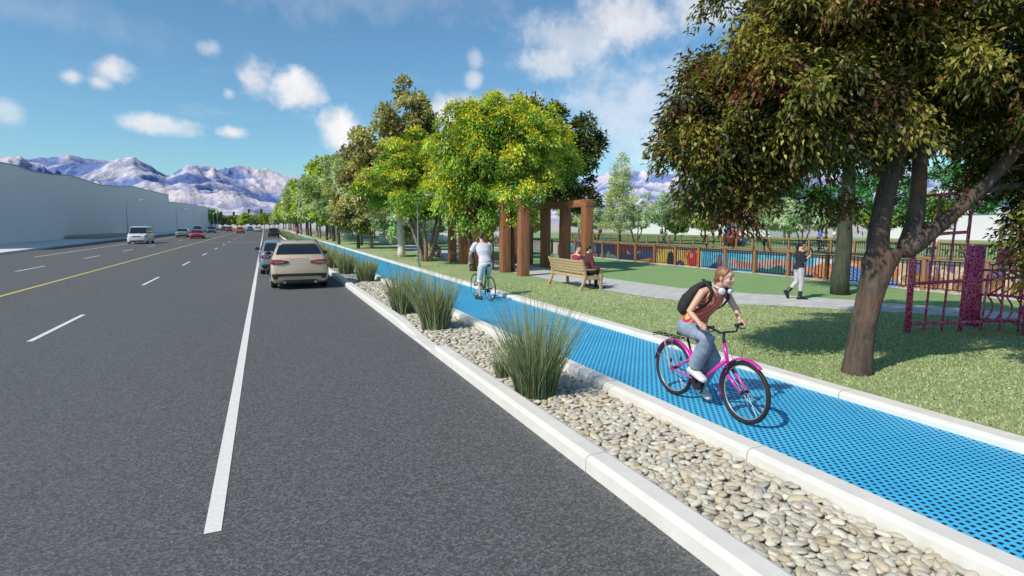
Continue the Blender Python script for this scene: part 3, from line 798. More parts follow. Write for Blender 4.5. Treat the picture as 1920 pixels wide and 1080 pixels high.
def tree(name, label, loc, trunk_h, tr, lobes, nleaf, leaf, palk, seed, ncl=60, clr=.6, barkm=None, multi=1, group=None, lean=(0, 0), nlimb=9, rz=0, **kw):
    t_ = thing(name, label, 'tree', loc, rz, group)
    cc = crown('crown', t_, lobes, nleaf, leaf, palk, seed, ncl, clr, **kw)
    tb = MB(); r = random.Random(seed)
    for k in range(multi):
        a = 2 * PI * k / multi + r.uniform(0, 1); sp = tr * 2.6 if multi > 1 else 0
        base = V(math.cos(a) * sp * .5, math.sin(a) * sp * .5, -.05)
        fork = V(lean[0] + math.cos(a) * sp * 3.2, lean[1] + math.sin(a) * sp * 3.2, trunk_h * r.uniform(.85, 1.1))
        n_ = 7; pts = []; rads = []
        for i in range(n_ + 1):
            f = i / n_; p = base + (fork - base) * f + V(r.uniform(-1, 1), r.uniform(-1, 1), 0) * tr * .22 * (0 < i < n_) * (2 if multi > 1 else 1)
            pts.append(p); rads.append(tr * (1.28 - .9 * f if f < .15 else 1.15 - .38 * f))
        tb.tube(pts, rads, 10)
        sel = r.sample(range(len(cc)), min(len(cc), max(3, nlimb // multi)))
        for q, i in enumerate(sel):
            c_ = cc[i]; L = np.linalg.norm(c_ - fork)
            if L < .3: continue
            P_ = limb(tb, fork - V(0, 0, tr * .5), c_, tr * .55, tr * .08, seed * 31 + i, sag=.06)
            if q % 2 == 0:
                j = sel[(q + 1) % len(sel)]; limb(tb, P_[3], (cc[j] + c_) / 2, tr * .22, tr * .05, seed * 7 + i)
    tb.build('trunk', barkm or BARK, t_, smooth=True)
    return t_


# the big tree beside the cycle path --------------------------------
bt = thing('broadleaf_tree', 'huge dark green and russet tree with a forked trunk beside the cycle path', 'tree', (7.51, 5.06, LZ))
T = MB()
R3 = np.column_stack((V(.918, -.397, 0), V(.397, .918, 0), V(0, 0, 1)))       # screen-right / away axes on the ground


def tp(x, y, z): return R3 @ V(x * .93 - .09, y, z * .96)


ring = lambda c, rx, ry, n=14, sd=0: [np.array(c) + tp(rx * math.cos(2 * PI * k / n) * (1 + .10 * math.sin(3 * k + sd) + .06 * math.sin(5 * k + 2 * sd)), ry * math.sin(2 * PI * k / n) * (1 + .08 * math.cos(2 * k + sd)), 0) for k in range(n)]
T.loft([ring(tp(*c), a * .82, b_ * .82, 14, s_) for c, a, b_, s_ in [((0, 0, -.1), .30, .30, 0), ((.02, 0, .05), .245, .25, .3), ((.03, 0, .35), .205, .22, .6), ((.07, 0, .7), .20, .21, 1), ((.13, 0, 1.05), .20, .21, 1.4), ((.20, 0, 1.38), .225, .22, 1.7), ((.27, 0, 1.62), .30, .22, 2), ((.33, 0, 1.8), .36, .2, 2.2)]])
left = [(.12, 0, 1.5), (.10, .02, 1.9), (.16, .05, 2.3), (.28, .1, 2.8), (.45, .15, 3.4), (.5, .3, 4.2), (.4, .4, 5.2), (.5, .3, 6.2)]
T.tube([tp(*p) for p in left], [.17, .135, .125, .12, .11, .09, .07, .045], 12)
mid = [(.48, 0, 1.62), (.62, .05, 1.95), (.70, .1, 2.3), (.74, .15, 2.8), (.80, .3, 3.5), (1.0, .5, 4.4), (1.1, .6, 5.4)]
T.tube([tp(*p) for p in mid], [.16, .125, .10, .095, .085, .07, .045], 12)
right = [(.5, 0, 1.7), (.80, -.02, 1.98), (1.05, -.05, 2.2), (1.35, -.1, 2.5), (1.65, -.15, 2.85), (2.0, -.2, 3.4), (2.5, -.2, 4.0), (3.2, -.2, 4.7)]
T.tube([tp(*p) for p in right], [.15, .11, .092, .083, .078, .07, .06, .035], 12)
T.tube([tp(*p) for p in [(1.45, -.12, 2.55), (1.75, -.1, 2.63), (2.1, -.1, 2.62), (2.6, 0, 2.75)]], [.06, .05, .045, .03], 8)
lobes = [(-.85, .3, 4.75, 1.55, 1.8, 1.75), (-1.70, .2, 3.75, 1.10, 1.3, 1.0), (-2.05, .3, 3.10, .85, .9, .65), (-2.05, .3, 2.55, .55, .6, .38), (-1.5, .4, 3.3, .7, .8, .5), (-1.0, .5, 3.75, 1.15, 1.2, .62), (.6, .7, 6.3, 2.3, 2.2, 1.7),
         (.2, .6, 4.4, 1.7, 1.9, 1.2), (-.42, .3, 2.72, .26, .3, .42), (2.2, .2, 4.8, 2.1, 2.2, 1.9), (2.85, -.1, 3.3, .95, 1.1, 1.0), (2.45, -.3, 2.1, .62, .7, .70), (.75, .8, 4.1, .9, 1.0, .5), (-2.75, .3, 3.85, .35, .35, .25), (3.6, 0, 3.6, 1.2, 1.2, 1.6)]
lobes = [tuple(tp(*l[:3])) + l[3:] for l in lobes]
cc = crown('crown', bt, lobes, 270000, (.098, .036), 'big', 11, 600, .37, droop=.8, tipcol=(.34, .33, .06), tipw=.30, shell=(.35, 1.03), cv=(.5, 1.5))  # yellow-green upper leaves paint sunlit highlights into the crown colour
rr_ = random.Random(3)
ends = [tp(*p) for p in left[3:] + mid[3:] + right[3:]]
for i in rr_.sample(range(len(cc)), 120):
    e_ = min(ends, key=lambda q: np.linalg.norm(q - cc[i]) + 2 * max(0, q[2] + .1 - cc[i][2]))
    if np.linalg.norm(e_ - cc[i]) < 1.9 and cc[i][2] > 2.6: limb(T, e_, cc[i], .030, .007, i, n=5, sides=6)
T.build('trunk', BARK, bt, smooth=True, sub=1)

# second tree just behind it
tree('broadleaf_tree', 'dark tree with a straight mossy green trunk behind the pedestrian', (15.28, 11.3, LZ), 3.9, .215,
     [(.1, .1, 5.6, 2.4, 2.4, 2.0), (-1.5, .8, 5.2, 1.5, 1.5, 1.3), (1.6, -.6, 5.6, 1.8, 1.7, 1.5), (0, 0, 7.2, 2.0, 2.0, 1.3)], 30000, (.14, .055), 'big', 21, 150, .55, BARKG, droop=.5)

# golden-rain group by the portal row
YT = (.72, .66, .05)  # yellow blossom colour, also painting bright highlights onto the upper leaves
tree('golden_rain_tree', 'bright yellow green weeping tree rising behind the cyclist in the white shirt', (8.32, 23.48, LZ), 2.3, .14,
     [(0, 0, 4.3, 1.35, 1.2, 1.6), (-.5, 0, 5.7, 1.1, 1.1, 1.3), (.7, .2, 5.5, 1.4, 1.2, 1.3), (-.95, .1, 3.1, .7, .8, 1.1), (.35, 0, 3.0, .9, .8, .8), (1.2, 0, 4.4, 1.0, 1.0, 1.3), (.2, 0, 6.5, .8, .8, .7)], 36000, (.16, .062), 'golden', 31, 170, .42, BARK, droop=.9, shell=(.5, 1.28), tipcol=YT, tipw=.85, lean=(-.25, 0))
tree('golden_rain_tree', 'broad green tree with yellow blossom standing over the brown timber posts', (9.75, 22.6, LZ), 2.6, .13,
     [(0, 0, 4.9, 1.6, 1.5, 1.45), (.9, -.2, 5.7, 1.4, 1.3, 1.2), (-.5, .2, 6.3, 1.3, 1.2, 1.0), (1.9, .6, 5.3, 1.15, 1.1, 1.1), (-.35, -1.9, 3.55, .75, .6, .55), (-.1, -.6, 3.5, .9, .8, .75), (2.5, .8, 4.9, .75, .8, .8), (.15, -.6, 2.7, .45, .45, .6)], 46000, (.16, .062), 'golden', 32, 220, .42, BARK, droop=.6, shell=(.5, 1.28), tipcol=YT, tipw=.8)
tree('golden_rain_tree', 'layered yellow tipped tree on several twisted pale stems left of the portal row', (8.13, 30.69, LZ), 2.4, .105,
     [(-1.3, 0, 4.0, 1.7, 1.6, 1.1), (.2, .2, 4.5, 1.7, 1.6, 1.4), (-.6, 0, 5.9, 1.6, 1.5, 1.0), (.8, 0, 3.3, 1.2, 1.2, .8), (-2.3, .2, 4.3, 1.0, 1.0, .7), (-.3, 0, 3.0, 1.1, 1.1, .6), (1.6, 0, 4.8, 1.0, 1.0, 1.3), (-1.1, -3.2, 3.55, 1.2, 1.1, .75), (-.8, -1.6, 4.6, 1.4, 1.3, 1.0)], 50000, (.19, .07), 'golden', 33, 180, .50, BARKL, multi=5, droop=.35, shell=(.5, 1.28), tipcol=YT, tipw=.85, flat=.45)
tree('plane_tree', 'tallest olive brown tree with a white painted trunk between lamp and avenue', (7.74, 35.38, LZ), 3.0, .21,
     [(0, 0, 5.2, 2.7, 2.6, 1.7), (-.9, 0, 7.2, 1.9, 1.8, 1.6), (.5, .2, 8.6, 1.4, 1.4, 1.6), (.3, 0, 10.0, .8, .8, .9), (.3, 0, 10.3, .5, .5, .6), (1.5, 0, 7.0, 1.3, 1.3, 1.2), (-2.0, 0, 5.6, 1.3, 1.3, 1.2), (-1.6, 0, 3.8, 1.3, 1.3, 1.0)], 32000, (.24, .16), 'olivebrown', 34, 150, .55, BARKW, droop=.2, shell=(.5, 1.1))
tree('dark_broadleaf_tree', 'dark dense tree with yellow edges behind the portal frame', (18.0, 33.2, LZ), 3.4, .26,
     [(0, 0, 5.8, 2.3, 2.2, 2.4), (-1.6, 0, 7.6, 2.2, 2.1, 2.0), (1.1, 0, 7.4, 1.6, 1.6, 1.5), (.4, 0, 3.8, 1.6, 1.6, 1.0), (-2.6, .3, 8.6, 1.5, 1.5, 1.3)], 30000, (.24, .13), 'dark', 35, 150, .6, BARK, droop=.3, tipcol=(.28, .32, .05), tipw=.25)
tree('dark_broadleaf_tree', 'dark narrow tree trunk and ivy rising behind the golden trees', (11.6, 34.0, LZ), 4.5, .20,
     [(0, 0, 5.0, .9, .9, 2.6), (.3, 0, 7.4, 1.6, 1.6, 1.5)], 14000, (.2, .11), 'dark', 36, 80, .5, BARK, droop=.5)
tree('broadleaf_tree', 'pale airy green tree top rising above the golden trees', (16.6, 36.5, LZ), 5.0, .2,
     [(0, 0, 8.6, 2.0, 2.0, 1.9), (-1.2, 0, 9.8, 1.1, 1.1, .8)], 12000, (.2, .09), 'pale', 37, 80, .55, BARKL, droop=.6)
# avenue receding on the left
AV = [(8.24, 49.02, 9.3, 'pale', 3.0, BARKL, 'pale green tree on a knotted whitish trunk in the avenue'),
      (7.21, 49.5, 5.6, 'olivebrown', 2.0, BARKG, 'small olive tree on a thin dark trunk nearest the kerb in the avenue'),
      (9.9, 44.5, 4.2, 'olive', 2.0, BARKL, 'grey green olive tree between the white trunk and the avenue'),
      (6.95, 61.0, 9.0, 'pale', 3.0, BARK, 'light green tree fourth along the avenue beside the blue path'),
      (8.6, 57.0, 7.9, 'olivebrown', 2.6, BARKG, 'brown green tree behind the pale avenue trees')]
AT = []
for i, (x, y, h, pk, r_, bk, lab) in enumerate(AV):
    AT.append(tree('avenue_tree', lab, (x, y, LZ), h * .3, .13, [(0, 0, h * .5, r_, r_, h * .22), (-.3 * r_, 0, h * .7, r_ * .8, r_ * .8, h * .2), (.3 * r_, .2, h * .82, r_ * .6, r_ * .6, h * .15), (.3, 0, h * .36, r_ * .7, r_ * .7, h * .1)],
                   13000, (.26, .15), pk, 40 + i, 90, .55, bk, droop=.35))
fa = tree('avenue_tree', 'green street tree far along the avenue', (7.4, 78, LZ), 2.5, .14, [(0, 0, 4.3, 2.6, 2.6, 1.8), (.3, 0, 6.2, 2.0, 2.0, 1.7), (-.6, 0, 7.2, 1.2, 1.2, .9)], 6500, (.42, .26), 'street', 50, 70, .7, BARK, group='street trees far along the avenue', droop=.3)
fb = tree('avenue_tree', 'pale street tree far along the avenue', (7.4, 88, LZ), 2.5, .14, [(0, 0, 4.3, 2.5, 2.5, 1.8), (-.3, 0, 6.0, 2.1, 2.1, 1.8)], 6500, (.42, .26), 'pale', 51, 70, .7, BARKL, group='street trees far along the avenue', droop=.3)
rA = random.Random(8)
for i, y in enumerate([71, 84, 93, 99, 107, 115, 124, 133, 143, 154, 166, 178, 190, 204, 220, 238, 258, 280]):
    src = (fa, fb)[i % 2 if i % 5 else 0]
    dup(src, (7.6 + rA.uniform(-.5, 1.3), y, LZ), rA.uniform(0, 6), scale=rA.uniform(1.0, 1.25) * (1.2 if y < 150 else 1.25))
for i, (x, y) in enumerate([(14, 74), (16, 92), (21, 84), (15, 110), (24, 105), (19, 128), (17, 150), (27, 140), (20, 175), (26, 70), (12.4, 100), (13, 125)]):
    dup((fa, fb)[i % 2], (x, y, .05), rA.uniform(0, 6), label='street tree set back beyond the avenue lawn', scale=rA.uniform(.7, .95), group='trees set back beyond the avenue')
# trees closing the far end of the road
for i, (x, y, s_) in enumerate([(-27.5, 322, 1.75), (-23, 330, 1.6), (-9.5, 335, 1.3), (-4, 338, 1.25), (0, 334, 1.35), (5, 330, 1.4), (9, 322, 1.6), (-13.5, 345, 1.2), (12, 310, 1.6), (-20, 335, 1.2), (-17, 342, 1.1), (-11.5, 340, 1.15), (-6.8, 342, 1.2), (-2, 341, 1.3), (2.5, 338, 1.25), (7, 332, 1.5), (-30, 318, 1.5), (14.5, 305, 1.6), (-25.5, 336, 1.4)]):
    dup((fa, fb)[i % 2], (x, y, -.02), rA.uniform(0, 6), label='leafy tree closing the far end of the road', scale=s_ * .8, group='trees beyond the crossroads')

# park trees beyond the channel
PT = [('olive_tree', 'silvery olive tree left of the conifer beyond the railing', 37.3, 60, 4.2, 2.0, 'olive', BARKL, 3, .26, .12),
      ('olive_tree', 'grey olive tree on bare spreading stems behind the far railing', 37.2, 52, 4.6, 2.3, 'olive', BARKL, 4, .24, .11),
      ('olive_tree', 'largest grey green olive tree hugging the left edge of the dark crown', 38.4, 48.5, 5.6, 2.5, 'olive', BARKL, 2, .24, .11),
      ('conifer_tree', 'tall pale green conifer standing against the mountains', 36.5, 54, 9.6, 2.2, 'conif', BARK, 1, .24, .10),
      ('park_tree', 'dark small tree between the olives and the ball sculpture', 47.5, 58, 4.0, 1.8, 'deep', BARK, 1, .3, .16),
      ('park_tree', 'yellow leaved tree behind the ball sculpture', 47.8, 53, 4.8, 2.3, 'yellowpale', BARKL, 1, .26, .14),
      ('park_tree', 'pale yellow tree above the child at the railing', 52.6, 52, 6.0, 2.9, 'yellowpale', BARKL, 1, .28, .15),
      ('park_tree', 'grey leaved tree on a straight pinkish trunk', 50.0, 46, 5.0, 1.8, 'olive', BARKL, 1, .24, .12),
      ('park_tree', 'grey green tree on a pale trunk just left of the pedestrian', 49.2, 43, 4.9, 1.8, 'olive', BARKL, 1, .24, .12),
      ('olive_tree', 'fan shaped olive tree behind the pedestrian head', 47.0, 39, 4.0, 2.3, 'olive', BARKL, 4, .24, .11),
      ('park_tree', 'dark green tree behind the two distant walkers', 56, 43.5, 6.5, 2.4, 'deep', BARKG, 1, .28, .16),
      ('park_tree', 'big deep green tree seen through the gap under the dark crown', 58, 50, 9.6, 3.3, 'deep', BARKG, 1, .30, .17),
      ('park_tree', 'deep green tree right of the forked trunk', 57.4, 38, 9.0, 3.6, 'deep', BARKG, 1, .30, .17),
      ('park_tree', 'light yellow green tree between the forked limbs', 66, 45, 5.2, 2.8, 'street', BARK, 1, .3, .17),
      ('park_tree', 'light green tree behind the crimson climbing frame', 64, 38, 5.4, 2.8, 'street', BARK, 1, .3, .17),
      ('park_tree', 'tall deep green tree behind the crimson climbing frame', 62, 33, 9.4, 3.4, 'deep', BARKG, 1, .3, .17),
      ('park_tree', 'pale yellow tree low behind the portal frame', 33.9, 72, 4.4, 2.6, 'yellowpale', BARKL, 1, .3, .16),
      ('park_tree', 'bluish green tree seen through the portal posts', 25.5, 68, 4.6, 2.2, 'deep', BARKG, 1, .3, .16),
      ('park_tree', 'pale tree left of the row of timber posts', 18.2, 68, 4.2, 2.4, 'olive', BARKL, 1, .3, .16),
      ('park_tree', 'yellowish tree seen past the white painted trunk', 13.6, 63, 3.9, 1.9, 'yellowpale', BARKL, 1, .28, .15),
      ('park_tree', 'dark green shrubby tree beside the white painted trunk', 12.8, 56, 3.9, 1.7, 'deep', BARKG, 1, .28, .15),
      ('park_tree', 'pale green tree filling the gap right of the portal frame', 40.5, 70, 6.2, 2.8, 'pale', BARKL, 1, .3, .16)]
for i, (nm, lab, x, y, h, r_, pk, bk, mu, l0, l1) in enumerate(PT):
    if nm == 'conifer_tree': lob = [(0, 0, h * .28, r_, r_, h * .16), (0, 0, h * .48, r_ * .85, r_ * .85, h * .16), (0, 0, h * .68, r_ * .6, r_ * .6, h * .15), (0, 0, h * .87, r_ * .33, r_ * .33, h * .13)]; th = h * .3
    elif nm == 'olive_tree': lob = [(0, 0, h * .62, r_, r_, h * .2), (-.4 * r_, 0, h * .8, r_ * .6, r_ * .6, h * .18), (.5 * r_, 0, h * .78, r_ * .5, r_ * .5, h * .17), (.7 * r_, 0, h * .55, r_ * .5, r_ * .5, h * .15), (-.75 * r_, 0, h * .52, r_ * .45, r_ * .45, h * .14)]; th = h * .34
    else: lob = [(0, 0, h * .55, r_, r_, h * .2), (-.4 * r_, 0, h * .74, r_ * .7, r_ * .7, h * .2), (.45 * r_, 0, h * .8, r_ * .6, r_ * .6, h * .17), (.2 * r_, .1, h * .4, r_ * .6, r_ * .6, h * .1)]; th = h * .32
    tree(nm, lab, (x, y, .10), th, .13 if mu == 1 else .075, lob, 9500 if h > 6 else 7500, (l0, l1), pk, 60 + i, 90, .42 if h < 6 else .6, bk, multi=mu, droop=.3)

# ================================================================== ORNAMENTAL GRASSES


def grass_clump(name, label, loc, h=1.0, r0=.17, spread=.50, nb=650, wd=.0045, seed=1, group=None, rz=0):
    r = np.random.RandomState(seed); t_ = None
    a = r.uniform(0, 2 * PI, nb); rb = r0 * np.sqrt(r.rand(nb)); bx, by = rb * np.cos(a), rb * np.sin(a)
    k = rb / r0; tilt = spread * (k ** .8) * r.uniform(.35, 1.25, nb); a2 = a + r.normal(0, .5, nb)
    hh = h * r.uniform(.38, .95, nb) * (1 - .12 * k); lng = r.rand(nb) < .05; hh[lng] *= 1.3; tilt[lng] *= 1.15
    seg = 4; rows = []; cols = []
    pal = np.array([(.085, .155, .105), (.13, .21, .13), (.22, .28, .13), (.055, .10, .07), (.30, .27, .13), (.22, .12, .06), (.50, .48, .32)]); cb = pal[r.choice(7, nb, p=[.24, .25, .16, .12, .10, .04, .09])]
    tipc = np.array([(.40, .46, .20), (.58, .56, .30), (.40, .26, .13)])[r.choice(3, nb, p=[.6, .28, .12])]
    fw = r.uniform(0, PI, nb)
    for i in range(seg + 1):
        f = i / seg; bend = tilt * (f ** 1.5) * hh * 1.15
        x = bx + np.cos(a2) * bend; y = by + np.sin(a2) * bend; z = hh * (f - .10 * tilt * f * f) - .02 * (i == 0)
        ww = wd * (1 - .8 * f ** 1.5) * (1.0)
        rows.append(np.stack([np.stack([x - np.cos(fw) * ww, y - np.sin(fw) * ww, z], 1), np.stack([x + np.cos(fw) * ww, y + np.sin(fw) * ww, z], 1)], 1))
        g_ = max(0, (f - .35) / .65); c_ = cb * (1 - .65 * g_) + tipc * .65 * g_; cols.append(np.stack([c_, c_], 1))
    Vv = np.stack(rows, 1).reshape(-1, 3); Cc = np.stack(cols, 1).reshape(-1, 3)
    st = (seg + 1) * 2; F_ = []
    for i in range(seg): F_.append(np.stack([np.arange(nb) * st + i * 2 + q for q in (0, 1, 3, 2)], 1))
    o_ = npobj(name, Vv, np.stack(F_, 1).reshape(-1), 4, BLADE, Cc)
    o_.location = loc; o_.rotation_euler = (0, 0, rz)
    return tag(o_, label, 'ornamental grass', group)


GR = 'clumps of ornamental grass in the gravel strip'
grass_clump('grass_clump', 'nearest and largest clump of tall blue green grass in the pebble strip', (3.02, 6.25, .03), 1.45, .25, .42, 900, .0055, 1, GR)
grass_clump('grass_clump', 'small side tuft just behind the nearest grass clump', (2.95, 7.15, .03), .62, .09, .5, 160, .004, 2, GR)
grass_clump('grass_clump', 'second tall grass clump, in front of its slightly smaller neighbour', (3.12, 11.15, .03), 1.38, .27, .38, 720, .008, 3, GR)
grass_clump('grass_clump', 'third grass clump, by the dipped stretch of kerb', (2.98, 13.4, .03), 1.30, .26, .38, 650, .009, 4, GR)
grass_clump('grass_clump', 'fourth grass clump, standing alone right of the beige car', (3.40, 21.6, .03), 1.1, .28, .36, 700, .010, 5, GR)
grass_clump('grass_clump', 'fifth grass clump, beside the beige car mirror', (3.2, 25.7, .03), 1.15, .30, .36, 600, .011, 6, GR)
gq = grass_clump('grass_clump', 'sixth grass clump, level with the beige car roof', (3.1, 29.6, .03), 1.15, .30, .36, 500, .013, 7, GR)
g0 = grass_clump('grass_clump', 'distant grass clump in the row running ahead of the parked cars', (3.2, 33.5, .03), 1.15, .34, .36, 320, .018, 8, 'far row of grass clumps along the kerb')
for i in range(44):
    c_ = g0.copy(); COL.objects.link(c_); c_.location = (3.15 + rA.uniform(-.15, .2), 36 + i * 2.0 + (i * i) * .062, .03); c_.rotation_euler = (0, 0, rA.uniform(0, 6)); c_.scale = (1 + i * .012, 1 + i * .02, rA.uniform(.85, 1.1))

# ================================================================== VEHICLES


def paintm(name, col, metal=.25):
    return mat(name, col, .32, metal, coat=.8, spec=.5)


def car(name, label, loc, rz, paint, P, group=None):
    """local +Y is the nose; P = dict of proportions"""
    L, W, H = P['L'], P['W'], P['H']; cl = .17; hw = W / 2; belt = P['belt']; hood = P['hood']; deck = P['deck']; wr = P.get('wr', .34)
    fa_, ra = L / 2 - P.get('fo', .88), -L / 2 + P.get('ro', .95)
    r = thing(name, label, 'car' if not P.get('van') else 'van', loc, rz, group)
    st = [(-L / 2, .80, .36, .55, deck - .12), (-L / 2 + .04, .90, .27, .55, deck - .03), (-L / 2 + .18, .965, cl + .04, .6, deck), (-L / 2 + .55, 1, cl, .6, (deck + belt) / 2 if deck < belt else belt),
          (P['cb0'] + .1, 1, cl, .6, belt), (0, 1, cl, .6, belt), (P['cb1'] - .15, 1, cl, .6, belt - .02), (P['cb1'] + .15, .995, cl, .58, belt - .05), (L / 2 - .6, .98, cl, .56, hood + .04),
          (L / 2 - .22, .95, cl + .02, .55, hood - .03), (L / 2 - .06, .86, .22, .5, hood - .10), (L / 2, .74, .30, .48, hood - .2)]
    secs = []
    for y, wf, zb, zm, zt in st:
        w_ = hw * wf
        half = [(w_ * .6, zb), (w_ * .9, zb + .01), (w_ * .985, zb + .10), (w_, zm), (w_ * .985, zm + (zt - zm) * .55), (w_ * .95, zt - .045), (w_ * .87, zt), (w_ * .5, zt + .025)]
        secs.append([(x, y, z) for x, z in half] + [(-x, y, z) for x, z in half[::-1]])
    body = MB().loft(secs).build('body', paint, r)
    cut = MB()
    for y in (fa_, ra):
        for s_ in (-1, 1): cut.cyl((s_ * (hw + .2), y, wr), (s_ * (hw - .26), y, wr), wr + .055, 28)
    co_ = cut.build('cut', paint)
    md = body.modifiers.new('c', 'BOOLEAN'); md.operation = 'DIFFERENCE'; md.solver = 'EXACT'; md.object = co_
    md = body.modifiers.new('b', 'BEVEL'); md.width = .025; md.segments = 2; md.limit_method = 'ANGLE'; md.angle_limit = R_(25)
    bake(body); bpy.data.objects.remove(co_)
    body.data.materials.clear(); body.data.materials.append(paint)
    body.data.polygons.foreach_set('use_smooth', np.ones(len(body.data.polygons), bool)); body.data.set_sharp_from_angle(angle=R_(38))
    # cabin
    b0, b1, t0, t1 = P['cb0'], P['cb1'], P['ct0'], P['ct1']; bw, tw = hw * .93, hw * P.get('tw', .74); zb, zt = belt - .03, H - .05
    cab = MB()
    def ringc(y0, y1, w_, z, c): return [(-w_ + c, y0, z), (w_ - c, y0, z), (w_, y0 + c, z), (w_, y1 - c, z), (w_ - c, y1, z), (-w_ + c, y1, z), (-w_, y1 - c, z), (-w_, y0 + c, z)]
    f_ = .5
    cab.loft([ringc(b0, b1, bw, zb, .10), ringc(b0 + (t0 - b0) * .5 - .02, b1 + (t1 - b1) * .5 + .03, bw + (tw - bw) * .45, (zb + zt) / 2, .10), ringc(t0, t1, tw, zt, .12), ringc(t0 + .12, t1 - .2, tw - .12, H, .10)])
    cab.build('cabin', paint, r, bevel=.05, seg=3)
    def patch(nm, a, b_, c, d_, m_, off, par=r, th=.012):
        a, b_, c, d_ = [np.array(q, float) for q in (a, b_, c, d_)]; n_ = nrm(np.cross(b_ - a, d_ - a))
        g_ = MB(); N = 6; rows = []
        for i in range(N + 1):
            for j in range(N + 1):
                u, v = i / N, j / N; p = (a * (1 - u) + b_ * u) * (1 - v) + (d_ * (1 - u) + c * u) * v
                rows.append(p + n_ * (off + .035 * (1 - (2 * u - 1) ** 2) * 0 + .02 * (1 - (2 * v - 1) ** 2)))
        fs = [(i * (N + 1) + j, (i + 1) * (N + 1) + j, (i + 1) * (N + 1) + j + 1, i * (N + 1) + j + 1) for i in range(N) for j in range(N)]
        return g_.add(rows, fs).build(nm, m_, par, smooth=True, fixn=False)
    def lerp3(f, y_b, y_t, wb_, wt_): return (wb_ + (wt_ - wb_) * f, y_b + (y_t - y_b) * f, zb + (zt - zb) * f)
    lo, hi = P.get('glo', .16), .93
    for s_ in (-1, 1):
        k = []
        for f, (yb, yt), e in ((lo, (b0, t0), .18), (lo, (b1, t1), -.2), (hi, (b1, t1), -.16), (hi, (b0, t0), .14)):
            x, y, z = lerp3(f, yb, yt, bw, tw); k.append((s_ * (x + .012), y + e, z))
        mid = .47
        A = [k[0], tuple(np.array(k[0]) * (1 - mid) + np.array(k[1]) * mid), tuple(np.array(k[3]) * (1 - mid) + np.array(k[2]) * mid), k[3]]
        B = [tuple(np.array(k[0]) * (1 - mid - .03) + np.array(k[1]) * (mid + .03)), k[1], k[2], tuple(np.array(k[3]) * (1 - mid - .03) + np.array(k[2]) * (mid + .03))]
        for Q in (A, B):
            if s_ < 0: Q = [Q[1], Q[0], Q[3], Q[2]]
            patch('side_window', *Q, GLASSD, .004)
    def endglass(nm, yb, yt, sgn, lo_, hi_, wf):
        k = []
        for f in (lo_, hi_):
            x, y, z = lerp3(f, yb, yt, bw, tw); k.append((x * wf - .04, y + sgn * .014, z))
        (x0, y0, z0), (x1, y1, z1) = k; Q = [(-x0, y0, z0), (x0, y0, z0), (x1, y1, z1), (-x1, y1, z1)]
        if sgn > 0: Q = [Q[1], Q[0], Q[3], Q[2]]
        return patch(nm, *Q, GLASSD, .010)
    endglass('windscreen', b1, t1, 1, .10, .95, .97)
    endglass('rear_window', b0, t0, -1, P.get('rlo', .18), .86, P.get('rw', .95))
    # wheels
    for y in (fa_, ra):
        for s_ in (-1, 1):
            tb = MB(); x0 = s_ * (hw - .125)
            tb.tube([(x0 - .105, y, wr), (x0 - .095, y, wr), (x0 - .05, y, wr), (x0 + .05, y, wr), (x0 + .095, y, wr), (x0 + .105, y, wr)], [wr - .05, wr - .012, wr, wr, wr - .012, wr - .05], 28)
            wl = tb.build('wheel', RUBBER, r, bevel=0, smooth=True)
            rb = MB(); rb.cyl((x0 + s_ * .098, y, wr), (x0 + s_ * .112, y, wr), wr * .30, 12)
            for k in range(5):
                a = 2 * PI * k / 5; rb.tube([(x0 + s_ * .104, y, wr), (x0 + s_ * .110, y + math.cos(a) * wr * .66, wr + math.sin(a) * wr * .66)], [.035, .028], 6)
            rb.torus((x0 + s_ * .104, y, wr), wr * .66, .016, 'x', 24, 6)
            rb.build('rim', STEEL, wl)
    # mirrors
    for s_ in (-1, 1):
        mm = MB(); mm.ell((s_ * (hw + .06), b1 - .42, belt + .08), (.115, .06, .07)); mm.box((s_ * (hw - .04), b1 - .42, belt + .04), (.12, .05, .03))
        mm.build('wing_mirror', P.get('mm', PLASTB), r, smooth=True)
    R0 = -L / 2; F0 = L / 2
    rear = P.get('face', 'rear') in ('rear', 'both'); front = P.get('face', 'rear') in ('front', 'both')
    if rear:
        tz = P.get('tz', deck - .17); tl, th_ = P.get('tl', .42), P.get('th', .12)
        for s_ in (-1, 1):
            q = MB(); x1 = s_ * hw * .90; x0 = s_ * (hw * .90 - tl)
            q.loft([[(x0, R0 - .02, tz - th_ * .25), (x0, R0 - .02, tz + th_ * .25), (x0, R0 + .12, tz + th_ * .25), (x0, R0 + .12, tz - th_ * .25)],
                    [((x0 + x1) / 2, R0 - .03, tz - th_ * .5), ((x0 + x1) / 2, R0 - .03, tz + th_ * .5), ((x0 + x1) / 2, R0 + .12, tz + th_ * .5), ((x0 + x1) / 2, R0 + .12, tz - th_ * .5)],
                    [(x1, R0 - .005, tz - th_ * .5), (x1, R0 - .005, tz + th_ * .5), (x1, R0 + .2, tz + th_ * .5), (x1, R0 + .2, tz - th_ * .5)],
                    [(s_ * hw * 1.0, R0 + .22, tz - th_ * .3), (s_ * hw * 1.0, R0 + .22, tz + th_ * .3), (s_ * hw * .92, R0 + .3, tz + th_ * .3), (s_ * hw * .92, R0 + .3, tz - th_ * .3)]])
            tlp = q.build('tail_lamp', TAILR, r, bevel=.012)
            MB().box((s_ * (hw * .90 - tl * .42), R0 - .031, tz - th_ * .1), (tl * .6, .01, .014)).build('lamp_strip', LAMPW, tlp)
        bb = MB(); bz = P.get('bz', .38)
